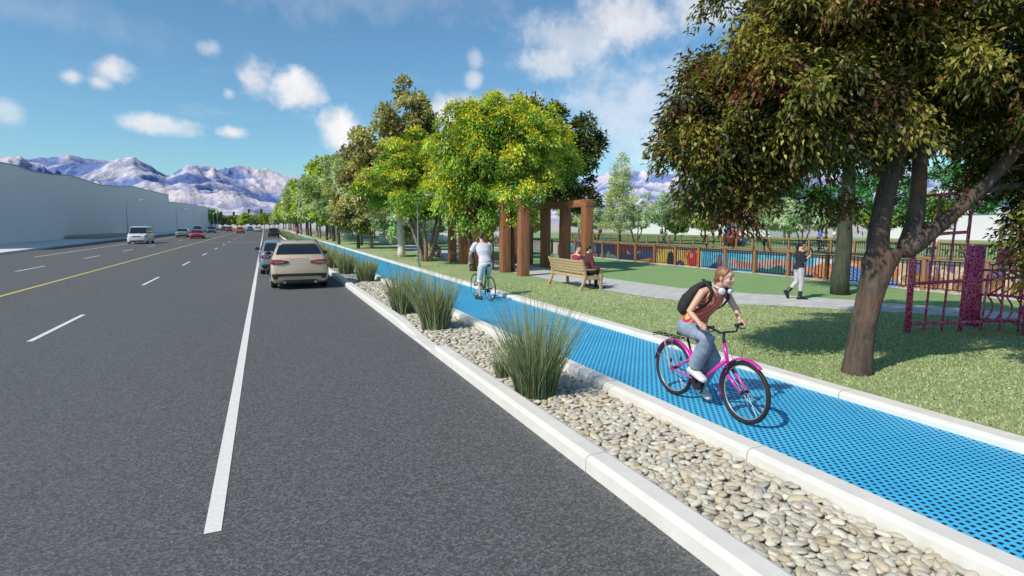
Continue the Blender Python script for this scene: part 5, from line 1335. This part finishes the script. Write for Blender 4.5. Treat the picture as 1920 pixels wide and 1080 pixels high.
def clothm(name, c, c2=None, scale=3): return mat(name, c, .85, var=.25, vscale=scale, bump=.35, bscale=14, col2=c2)


# ================================================================== BICYCLES


def bicycle(name, label, loc, rz, P):
    r = thing(name, label, 'bicycle', loc, rz); wr = P.get('wr', .335); wb = P['wb']; fm = P['frame']; tr = P.get('tyre', .020)
    for y in (0, wb):
        if y and P.get('steer'): pass
        wl = MB().torus((0, y, wr), wr - tr, tr, 'x', 56, 10).build('wheel', RUBBER, r, smooth=True)
        MB().torus((0, y, wr), wr - tr * 2.1, (.007), 'x', 56, 6).build('rim', P.get('rim', STEEL), wl, smooth=True)
        sp = MB(); n_ = 28
        for k in range(n_):
            a = 2 * PI * k / n_; s_ = 1 if k % 2 else -1; a2 = a + (.35 if (k // 2) % 2 else -.35)
            sp.tube([(s_ * .030, y + math.cos(a2) * .02, wr + math.sin(a2) * .02), (0, y + math.cos(a) * (wr - tr * 2), wr + math.sin(a) * (wr - tr * 2))], .0011, 4, cap=False)
        sp.build('spokes', STEEL, wl)
        MB().cyl((-.045, y, wr), (.045, y, wr), .019, 12).build('hub', BLACKM, wl, smooth=False)
    bb = V(0, *P['bb']); hb, ht_ = V(0, *P['hb']), V(0, *P['ht']); st = V(0, *P['st']); fr = MB(); ra = V(0, 0, wr)
    R_t = P.get('tube', .017)
    fr.tube([hb - nrm(ht_ - hb) * .01, ht_], .021, 12); fr.tube([hb + nrm(ht_ - hb) * .03, bb], R_t * 1.15, 12); fr.tube([bb, st], R_t, 12)
    if P.get('top'): fr.tube([ht_ - nrm(ht_ - hb) * .03, st - nrm(st - bb) * .03], R_t * .9, 12)
    if P.get('low'): fr.tube([hb + nrm(ht_ - hb) * .10, bb + (st - bb) * .42], R_t, 12)
    for s_ in (-1, 1):
        fr.tube([V(s_ * .012, 0, 0) + bb + (st - bb) * P.get('ss', .8), V(s_ * .06, 0, 0) + ra], [.010, .009], 8); fr.tube([bb + V(s_ * .02, 0, 0), V(s_ * .045, .2, 0) * 1 + V(0, bb[1] * .3, (bb[2] + wr) / 2 * 1.0 - 0), V(s_ * .06, 0, 0) + ra], [.012, .011, .009], 8)
    fr.cyl(bb - V(.04, 0, 0), bb + V(.04, 0, 0), .024, 14)
    fr.build('frame', fm, r, smooth=True)
    fk = MB(); fa = V(0, wb, wr); cr = hb + (hb - ht_) * .35
    for s_ in (-1, 1): fk.tube([cr + V(s_ * .05, 0, 0) + V(0, 0, 0), (cr + fa) / 2 + V(s_ * .055, -.01, 0), fa + V(s_ * .055, 0, 0)], [.017, .016, .010], 10)
    fk.tube([cr + V(-.05, 0, 0), cr + V(.05, 0, 0)], .018, 10); fk.tube([hb, cr], .019, 10)
    if P.get('susp'):
        pass
    fk.build('fork', fm, r, smooth=True)
    if P.get('susp'):
        sg = MB()
        for s_ in (-1, 1): sg.tube([cr + V(s_ * .05, 0, 0) + (fa - cr) * -.02, cr + V(s_ * .053, 0, 0) + (fa - cr) * .22], .0195, 10)
        sg.build('fork_stanchion', BLACKM, r, smooth=True)
    stp = MB(); stt = V(0, *P['saddle']); stp.tube([st - nrm(st - bb) * .05, stt - V(0, 0, .05)], .0135, 10); stp.build('seat_post', BLACKM, r, smooth=True)
    sd = MB(); sw_ = P.get('sw', .085)
    sd.loft([[stt + V(x * w_, y, z + (.012 if abs(x) < .5 else 0)) for x, z in ((-1, -.01), (-.8, .022), (0, .030), (.8, .022), (1, -.01), (.7, -.035), (0, -.04), (-.7, -.035))] for y, w_ in ((-.135, sw_ * .5), (-.12, sw_ * .85), (-.06, sw_), (0, sw_ * .75), (.06, sw_ * .38), (.12, sw_ * .28), (.145, sw_ * .15))])
    sd.build('saddle', mat('black_saddle', (.015, .015, .016), .45), r, smooth=True, sub=1)
    hbm = MB(); bar = [V(*p) for p in P['bar']]; hbm.tube([ht_, ht_ + (ht_ - hb) * .25, V(0, *P['stem'])], [.016, .016, .015], 10); hbm.tube(bar, P.get('barr', .011), 10)
    hbm.build('handlebar', mat('dark_grey_metal', (.06, .065, .07), .35, .6), r, smooth=True)
    for s_ in (0, -1):
        a, b_ = (bar[0], bar[1]) if s_ == 0 else (bar[-1], bar[-2]); d_ = nrm(b_ - a)
        MB().tube([a - d_ * .005, a + d_ * .105], .0165, 10).build('grip', RUBBER, r, smooth=True)
        lv = MB(); q = a + d_ * .12; lv.tube([q + V(0, .012, -.01), q + V(0, .045, -.03), a + d_ * .02 + V(0, .055, -.045)], [.008, .007, .005], 6); lv.cyl(q, q + d_ * .03, .019, 10); lv.build('brake_lever', PLASTB, r, smooth=True)
        cb = MB(); e = hb + V(0, .02, -.06); cb.tube([q + V(0, .04, -.01), q * .6 + e * .4 + V(0, .16, .02), q * .25 + e * .75 + V(0, .14, -.02), e], .0028, 5); cb.build('cable', PLASTB, r, smooth=True)
    # cranks
    ca = P['crank']; cr_ = MB()
    for s_, aa in ((1, ca), (-1, ca + PI)):
        d_ = V(0, math.cos(aa), math.sin(aa)); o_ = bb + V(s_ * .065, 0, 0); cr_.tube([o_, o_ + d_ * .17], [.013, .010], 8)
        pd = o_ + d_ * .17 + V(s_ * .055, 0, 0); MB().box(pd, (.09, .085, .022)).build('pedal', PLASTB, r, bevel=.005)
    cr_.build('crank', BLACKM, r, smooth=True)
    cg = MB(); cg.torus(bb + V(.045, 0, 0), .085, .006, 'x', 30, 6)
    for k in range(5): a = 2 * PI * k / 5; cg.tube([bb + V(.045, 0, 0), bb + V(.045, .085 * math.cos(a), .085 * math.sin(a))], .007, 5)
    cg.build('chainring', BLACKM, r)
    if P.get('disc'): MB().tube([bb + V(.052, 0, 0), bb + V(.060, 0, 0)], .082, 26).build('chain_guard', mat('black_disc', (.02, .02, .022), .35), r)
    ch = MB()
    for dz in (.085, -.085): ch.tube([bb + V(.045, 0, dz), ra + V(.045, 0, dz * .4)], .0045, 5)
    ch.build('chain', BLACKM, r)
    MB().cyl((.03, 0, wr), (.05, 0, wr), .038, 16).build('cassette', STEEL, r)
    if P.get('fender'):
        for nm_, c_, a0, a1 in (('rear_mudguard', V(0, 0, wr), .35, 3.05), ('front_mudguard', V(0, wb, wr), .95, 3.55)):
            pts = [c_ + V(0, math.cos(a), math.sin(a)) * (wr + .022) for a in np.linspace(a0, a1, 26)]
            rd = [(.006, .030 * (1 if 1 < i < 24 else .8)) for i in range(26)]
            q = MB(); secs = []
            for i, p in enumerate(pts):
                o_ = nrm(p - c_); w_ = .031; secs.append([p + V(-w_, 0, 0) - o_ * .016, p + V(-w_ * .6, 0, 0), p + V(0, 0, 0) + o_ * .006, p + V(w_ * .6, 0, 0), p + V(w_, 0, 0) - o_ * .016, p + V(w_ * .6, 0, 0) - o_ * .005, p + o_ * .001, p + V(-w_ * .6, 0, 0) - o_ * .005])
            q.loft(secs); 
            e = pts[-1] if True else pts[0]; q.build(nm_, fm, r, smooth=True)
        sy = MB()
        for s_ in (-1, 1):
            for a in (2.7, 2.0): sy.tube([V(s_ * .05, 0, wr), V(s_ * .03, math.cos(a) * (wr + .02), wr + math.sin(a) * (wr + .02))], .0025, 5)
            sy.tube([V(s_ * .06, 0, wr), V(s_ * .055, -.16, wr + wr + .045)], .004, 5)
            sy.tube([V(s_ * .06, 0, wr), V(s_ * .055, .02, wr + wr + .045)], .004, 5)
        sy.build('mudguard_stay', STEEL, r)
        rk = MB(); z = wr * 2 + .05
        for x in (-.06, 0, .06): rk.tube([(x, -.34, z), (x, .10, z)], .005, 6)
        for y in (-.34, -.22, -.10, .02, .10): rk.tube([(-.06, y, z), (.06, y, z)], .005, 6)
        rk.tube([(-.06, -.34, z), (-.06, -.345, z - .03), (.06, -.345, z - .03), (.06, -.34, z)], .005, 6); rk.tube([(-.03, .1, z), (0, P['st'][0] - .02, z - .02)], .005, 6)
        rk.build('luggage_rack', BLACKM, r, smooth=True)
        for s_ in (1, -1): MB().ell((s_ * .075, .03, wr + .11), (.012, .018, .032)).build('reflector', PLASTB, r, smooth=True)
        bt_ = MB(); bt_.ell(hb + V(0, .075, -.01), (.02, .02, .02)); bt_.tube([hb + V(.05, .03, -.1), hb + V(.05, .06, -.02)], .008, 6); bt_.tube([hb + V(-.05, .03, -.1), hb + V(-.05, .06, -.02)], .008, 6); bt_.build('brake_caliper', BLACKM, r, smooth=True)
    return r


MAG = mat('magenta_bike_paint', (.60, .03, .36), .28, .1, coat=.6)
GRN = mat('green_bike_paint', (.02, .24, .03), .28, .1, coat=.6)
WL = (4.55, 5.50, .065)
bicycle('bicycle', 'magenta town bicycle ridden by the woman, with rear rack and mudguards', WL, PI,
        dict(wb=1.13, frame=MAG, bb=(.46, .275), hb=(.87, .60), ht=(.815, .80), st=(.275, .62), low=False, saddle=(.225, .80), stem=(.80, .915), ss=.72, tube=.020, crank=R_(72), disc=1, fender=1, susp=1, sw=.10, barr=.012, tyre=.024,
             bar=[(.30, .775, .985), (.20, .80, .985), (.11, .87, .93), (.0, .80, .915), (-.11, .87, .93), (-.20, .80, .985), (-.30, .775, .985)]))

# striped top
m, t, b = newmat('striped_top'); co = t.coord()
rot = t.mapping(co, (1, 1, 1), (R_(35), R_(20), R_(0)))
wv = t.n('ShaderNodeTexWave'); wv.inputs['Scale'].default_value = 5.5; wv.inputs['Distortion'].default_value = 2.0; wv.inputs['Detail'].default_value = 1.0; wv.inputs['Detail Scale'].default_value = .6; t.link(rot, wv.inputs['Vector'])
f_ = wv.outputs['Fac']; c = t.ramp(f_, [(0, (.55, .03, .06)), (.42, (.60, .05, .07)), (.50, (.82, .50, .42)), (.56, (.80, .50, .08)), (.70, (.80, .33, .06)), (.78, (.82, .60, .20)), (.84, (.50, .03, .08))], 'CONSTANT')
t.link(c, b.inputs['Base Color']); b.inputs['Roughness'].default_value = .8; bumpto(t, b, t.noise(18, co, 3), .3, .01)
STRIPE = m
m, t, b = newmat('faded_denim'); co = t.coord(); n1 = t.noise(5, co, 5, .65); n2 = t.noise(14, t.mapping(co, (1, 1, .6)), 4, .6, 1.0)
c = t.mix(t.mapr(n1, .35, .65), (.145, .195, .265), (.29, .345, .42)); c = t.mix(t.mapr(n2, .5, .75, 0, .4), c, (.12, .18, .27)); t.link(c, b.inputs['Base Color']); b.inputs['Roughness'].default_value = .9; bumpto(t, b, n2, .7, .02)
DENIM = m
JW = dict(hipR=(.085, .28, .90), hipL=(-.085, .28, .90), knR=(.105, .68, .83), anR=(.13, .50, .465), toeR=(.13, .66, .36), knL=(-.10, .56, .56), anL=(-.125, .33, .20), toeL=(-.125, .47, .08),
          chest=(0, .50, 1.19), neck=(0, .690, 1.385), shR=(.165, .625, 1.345), shL=(-.165, .64, 1.325), elR=(.295, .58, 1.13), elL=(-.30, .66, 1.13), wrR=(.27, .71, 1.03), wrL=(-.28, .735, 1.035), head=(0, .785, 1.52))
wt, hp, Rh = person('person', 'young woman riding the magenta bicycle in striped sleeveless top and faded jeans', WL, PI, JW, (-.34, 1, -.10), hair='bun', haircol=(.22, .105, .05),
                    top=('sleeveless_top', STRIPE), sleeve=0, bottom=('jeans', DENIM, .016, .018), leglen=.98, shoe=mat('off_white_canvas', (.62, .60, .58), .8), vox=.0052, female=True, curls=(.75, .75), shirt_lo=.2, fit=.010,
                    hd=dict(R=((.10, .75, -.30), (.15, .3, 1.0)), L=((-.10, .75, -.30), (-.15, .3, 1.0))))
# headphones round the neck
hpn = MB(); nk = V(0, .705, 1.405); pts = [nk + V(.085 * math.cos(a), .02 + .085 * math.sin(a) * 1.0, .012 + .025 * -math.sin(a)) for a in np.linspace(R_(-225), R_(45), 16)]
hpn.tube(pts, [(.006, .010)] * 16, 8)
hs = hpn.build('headphone_band', mat('white_plastic', (.66, .66, .68), .35, coat=.3), None, smooth=True)
hth = thing('headphones', 'white headphones hanging round the neck of the woman cyclist', 'headphones', WL, PI); hs.parent = hth
for s_ in (-1, 1):
    R_c = frame(V(s_ * .35, 1, -.25)); c_ = nk + V(s_ * .062, .105, -.035)
    e_ = MB().tube([c_ - R_c[:, 1] * .018, c_ - R_c[:, 1] * .010, c_ + R_c[:, 1] * .012, c_ + R_c[:, 1] * .018], [.030, .037, .037, .028], 20).build('ear_cup', MATS['white_plastic'], hth, smooth=True)
# backpack
bp = thing('backpack', 'black backpack on the back of the woman cyclist', 'backpack', WL, PI)
ax = nrm(V(0, .40, .48)); nb = nrm(np.cross(V(1, 0, 0), ax)); base = V(0, .30, 1.03)   # nb points backwards/up
if nb[1] > 0: nb = -nb
secs = []
for f, wx, dp, off in ((-.06, .10, .045, .095), (-.03, .135, .075, .11), (.06, .15, .090, .115), (.20, .15, .085, .115), (.33, .135, .065, .11), (.42, .10, .04, .10), (.46, .05, .02, .095)):
    c_ = base + ax * f + nb * off; secs.append([c_ + V(1, 0, 0) * wx * math.copysign(abs(math.cos(q)) ** .7, math.cos(q)) + nb * dp * math.copysign(abs(math.sin(q)) ** .7, math.sin(q)) for q in np.linspace(0, 2 * PI, 21)[:-1]])
BPM = clothm('black_nylon', (.014, .014, .016), (.03, .03, .034), 9)
MB().loft(secs).build('bag', BPM, bp, smooth=True, remesh=.009, smi=3)
q_ = MB(); c_ = base + ax * .10 + nb * .20
q_.loft([[c_ + V(x, 0, 0) + ax * z + nb * o_ for x, z in ((-.09, -.09), (.09, -.09), (.10, .06), (-.10, .06))] for o_ in (-.03, .02)]).build('front_pocket', BPM, bp, bevel=.02)
for s_ in (-1, 1):
    MB().tube([V(s_ * .10, .60, 1.445) + nb * .05, V(s_ * .108, .66, 1.425), V(s_ * .118, .725, 1.36), V(s_ * .13, .71, 1.26), V(s_ * .145, .61, 1.17), V(s_ * .15, .47, 1.10), V(s_ * .13, .36, 1.10)], [(.027, .008)] * 7, 10, ref=(1, 0, 0)).build('strap', BPM, bp, smooth=True)

# man on the green bicycle
ML = (5.62, 14.50, .065)
bicycle('bicycle', 'green road bicycle held by the man in the white shirt', ML, R_(4),
        dict(wb=1.02, frame=GRN, bb=(.42, .27), hb=(.83, .62), ht=(.79, .78), st=(.27, .80), top=1, saddle=(.22, .965), stem=(.82, .93), ss=.9, tube=.018, crank=R_(-60), sw=.075, tyre=.017,
             bar=[(.26, .86, .95), (.15, .86, .96), (0, .82, .95), (-.15, .86, .96), (-.26, .86, .95)]))
JM = dict(hipR=(.02, .24, 1.0), hipL=(-.16, .25, .98), knL=(-.17, .42, .56), anL=(-.18, .38, .09), toeL=(-.22, .53, .02), knR=(.12, .50, .66), anR=(.10, .40, .27), toeR=(.10, .55, .20),
          chest=(-.07, .36, 1.32), neck=(-.06, .52, 1.60), shR=(.155, .46, 1.52), shL=(-.285, .46, 1.54), elR=(.27, .62, 1.28), elL=(-.38, .58, 1.27), wrR=(.24, .80, 1.07), wrL=(-.31, .80, 1.06), head=(-.05, .56, 1.745))
JM = {k: (v[0] + .04, v[1], v[2]) for k, v in JM.items()}
person('person', 'man in white t-shirt and grey shorts standing astride the green bicycle', ML, R_(4), JM, (.25, 1, -.02), skin=SKIN, hair='short', haircol=(.035, .025, .02), top=('t_shirt', clothm('white_tshirt', (.66, .64, .68), (.58, .56, .62))), sleeve=.45,
       bottom=('shorts', clothm('light_grey_shorts', (.56, .555, .58), (.66, .65, .67), 7), .024), leglen=.5, shoe=mat('black_trainer', (.03, .03, .033), .6), vox=.0075, curls=(.7, .5), shirt_lo=.25, fit=.026)
bl_ = MB(); bl_.tube([V(-.02, .18, 1.06) + V(.165 * math.cos(a), .125 * math.sin(a) + .08, .03 * math.cos(a)) for a in np.linspace(0, 2 * PI, 29)[:-1]], (.009), 6, closed=True)
bb_ = bl_.build('belt', mat('black_belt', (.015, .015, .017), .5), None, smooth=True)
bb_.parent = [o_ for o_ in bpy.data.objects if o_.get('label', '').startswith('man in white')][0]

# pedestrian looking at a phone
WKL = (13.23, 11.02, LZ + .008); WR = -math.atan2(.918, -.397)
JP = dict(hipR=(.075, 0, .84), hipL=(-.075, 0, .84), knR=(.08, .04, .46), anR=(.08, .02, .085), toeR=(.09, .17, .015), knL=(-.07, -.02, .46), anL=(-.08, -.24, .19), toeL=(-.08, -.19, .03),
          chest=(0, .005, 1.12), neck=(0, .0, 1.34), shR=(.155, -.005, 1.28), shL=(-.155, .0, 1.28), elR=(.19, .02, 1.02), elL=(-.19, .03, 1.04), wrR=(.14, .20, 1.19), wrL=(-.10, .22, 1.20), head=(0, .055, 1.475))
person('person', 'woman in black jacket and light grey trousers walking along the path with phone raised', WKL, WR, JP, (0, 1, -.12), skin=SKIN, hair='ponytail', haircol=(.02, .016, .014), top=('black_jacket', clothm('black_jacket_cloth', (.022, .024, .035), (.012, .012, .014), 12)), sleeve=.72,
       bottom=('trousers', clothm('pale_grey_trousers', (.52, .50, .54), (.42, .40, .44), 6), .006), leglen=.86, shoe=mat('black_boot_leather', (.015, .015, .016), .4), vox=.0075, female=True, curls=(.5, .3), shirt_lo=.1, boots=True,
       hd=dict(R=((-.12, .3, .95), (.3, .9, 0)), L=((.1, .3, .95), (-.3, .9, 0))))
MB().box((.03, .295, 1.31), (.072, .009, .145), rotm((1, 0, 0), .25)).build('p', BLACKM, None, bevel=.003).name = 'phone'
ph_ = bpy.data.objects['phone']; ph_.location = WKL; ph_.rotation_euler = (0, 0, WR); tag(ph_, 'slim phone held up by the walking woman in black jacket', 'phone')


def sitpose(seat=.45, lean=.06, w_=1.0, arm='lap'):
    z = seat + .09
    J = dict(hipR=(.09, 0, z), hipL=(-.09, 0, z), knR=(.12, .42, z + .01), knL=(-.12, .42, z + .01), anR=(.12, .44, .09), anL=(-.12, .40, .09), toeR=(.13, .6, .02), toeL=(-.13, .56, .02),
             chest=(0, -.03, z + .32), neck=(0, lean - .05, z + .56), shR=(.18, lean - .06, z + .49), shL=(-.18, lean - .06, z + .49), elR=(.24, .08, z + .24), elL=(-.24, .08, z + .24), wrR=(.12, .28, z + .14), wrL=(-.12, .28, z + .14), head=(0, lean, z + .71))
    return J


SB = (9.06 + .22, 16.22)
J = sitpose()
person('person', 'man in burgundy t-shirt on the near bench turning to his neighbour', (SB[0], SB[1] - .05, LZ - .02), -PI / 2, J, (1.0, .55, 0), skin=SKIN, hair='short', haircol=(.03, .02, .018), top=('t_shirt', clothm('burgundy_cloth', (.30, .03, .07), (.22, .02, .05))), sleeve=.45,
       bottom=('shorts', clothm('beige_shorts', (.35, .30, .22))), leglen=.5, shoe=mat('brown_shoe', (.12, .07, .04), .5), vox=.010, shirt_lo=.2)
J = sitpose(); J['elR'] = (.36, .02, .70); J['wrR'] = (.50, .18, .685)
person('person', 'person in dark red hooded jacket with arm on the near bench armrest', (SB[0] + .04, SB[1] - .66, LZ - .02), -PI / 2, J, (.25, 1, -.15), skin=SKIN, hair='short', haircol=(.012, .012, .013), top=('hooded_jacket', clothm('dark_red_jacket_cloth', (.13, .015, .025), (.03, .025, .035), 5)), sleeve=.98,
       bottom=('trousers', clothm('dark_trousers', (.03, .028, .035))), leglen=.95, shoe=mat('black_shoe', (.015, .015, .015), .5), vox=.010, coat=True, fit=.028, shirt_lo=.2, boots=True)
J = sitpose()
person('person', 'man in dark navy jacket and cap on the far bench', (9.55, 34.6, LZ - .02), -PI / 2, J, (0, 1, -.1), skin=SKIND, hair='short', haircol=(.012, .012, .013), top=('jacket', clothm('navy_jacket_cloth', (.022, .025, .055))), sleeve=.98,
       bottom=('trousers', clothm('grey_trousers', (.15, .14, .15))), leglen=.95, shoe=MATS['black_shoe'], vox=.014, coat=True, fit=.03, shirt_lo=.2)


def standpose(h=1.7, stride=0.0, swing=.1):
    k = h / 1.7
    J = dict(hipR=(.09, 0, .89), hipL=(-.09, 0, .89), knR=(.10, stride * .55 + .03, .48), knL=(-.10, -stride * .4 + .03, .48), anR=(.10, stride, .085), anL=(-.10, -stride, .085 + abs(stride) * .25), toeR=(.11, stride + .15, .02), toeL=(-.11, -stride + .14, .02),
             chest=(0, 0, 1.18), neck=(0, 0, 1.43), shR=(.18, 0, 1.37), shL=(-.18, 0, 1.37), elR=(.23, -swing, 1.10), elL=(-.23, swing, 1.10), wrR=(.24, -swing + .06, .86), wrL=(-.24, swing + .1, .86), head=(0, .02, 1.575))
    return {a: tuple(np.array(b_) * k) for a, b_ in J.items()}


def small(label, loc, rz, J, c1, c2, look=(0, 1, 0), hair='short', sleeve=.45, leglen=.95, haircol=(.02, .015, .012), skin=None, female=False):
    i = len(bpy.data.materials)
    return person('person', label, loc, rz, J, look, skin=skin or SKIND, hair=hair, haircol=haircol, top=('shirt', clothm('cloth_%d' % i, c1)), sleeve=sleeve, bottom=('trousers', clothm('cloth_%d' % (i + 1), c2)), leglen=leglen, shoe=MATS['black_shoe'], vox=.016, shirt_lo=.2, female=female)


small('woman in dark vest and blue shorts standing beyond the far railing', (45.5, 44.2, .1), -PI * .6, standpose(1.68), (.02, .02, .03), (.03, .05, .16), leglen=.5, hair='long', female=True, look=(.2, 1, 0))
small('man in white shirt and black trousers walking beyond the far railing', (40.0, 30.4, .1), -PI * .62, standpose(1.8, .28, .2), (.62, .60, .66), (.02, .02, .025))
cyb = bicycle('bicycle', 'dark bicycle ridden beyond the far railing next to the walker', (38.6, 30.9, .1), -PI * .62, dict(wb=1.02, frame=mat('dark_bike_paint', (.05, .03, .03), .4), bb=(.42, .27), hb=(.83, .62), ht=(.79, .78), st=(.27, .80), top=1, saddle=(.22, .93), stem=(.82, .95), ss=.9, crank=R_(-60), bar=[(.26, .80, .97), (0, .82, .95), (-.26, .80, .97)]))
JC = dict(JM); small('cyclist in blue shirt riding beyond the far railing', (38.6, 30.9, .1), -PI * .62, {k: (v[0] + .03, v[1], v[2]) for k, v in JC.items()}, (.10, .13, .42), (.03, .03, .04))
small('seated man in pale shirt and navy trousers at the picnic table', (39.6, 23.0, .1), PI * .5, sitpose(), (.50, .46, .48), (.02, .03, .09), haircol=(.12, .07, .04), skin=SKIN)
small('person in magenta coat on the blue path in the far distance', (5.4, 112, .06), .2, standpose(1.75, .1), (.50, .06, .22), (.35, .10, .25), skin=SKIN)
small('person in grey standing far beyond the portal posts', (24.6, 66, .0), .5, standpose(1.7, .15), (.20, .19, .25), (.08, .08, .12))
small('tiny dark figure standing near the distant white buildings', (58, 92, .0), .5, standpose(1.75), (.03, .03, .04), (.03, .03, .04))
pt = thing('picnic_table', 'timber picnic table with bench beyond the far railing', 'picnic table', (40.6, 21.9, .1), R_(60))
MB().box((0, 0, .74), (1.8, .75, .05)).build('table_top', REDWOODB, pt, bevel=.005)
for s_ in (-1, 1): MB().box((0, s_ * .68, .44), (1.8, .28, .05)).build('seat', REDWOODB, pt, bevel=.005)
for s_ in (-1, 1):
    q_ = MB(); q_.box((s_ * .65, 0, .40), (.07, 1.5, .08))
    for k in (-1, 1): q_.tube([(s_ * .65, k * .62, 0), (s_ * .65, k * .25, .72)], .045, 4)
    q_.build('leg', REDWOODB, pt)
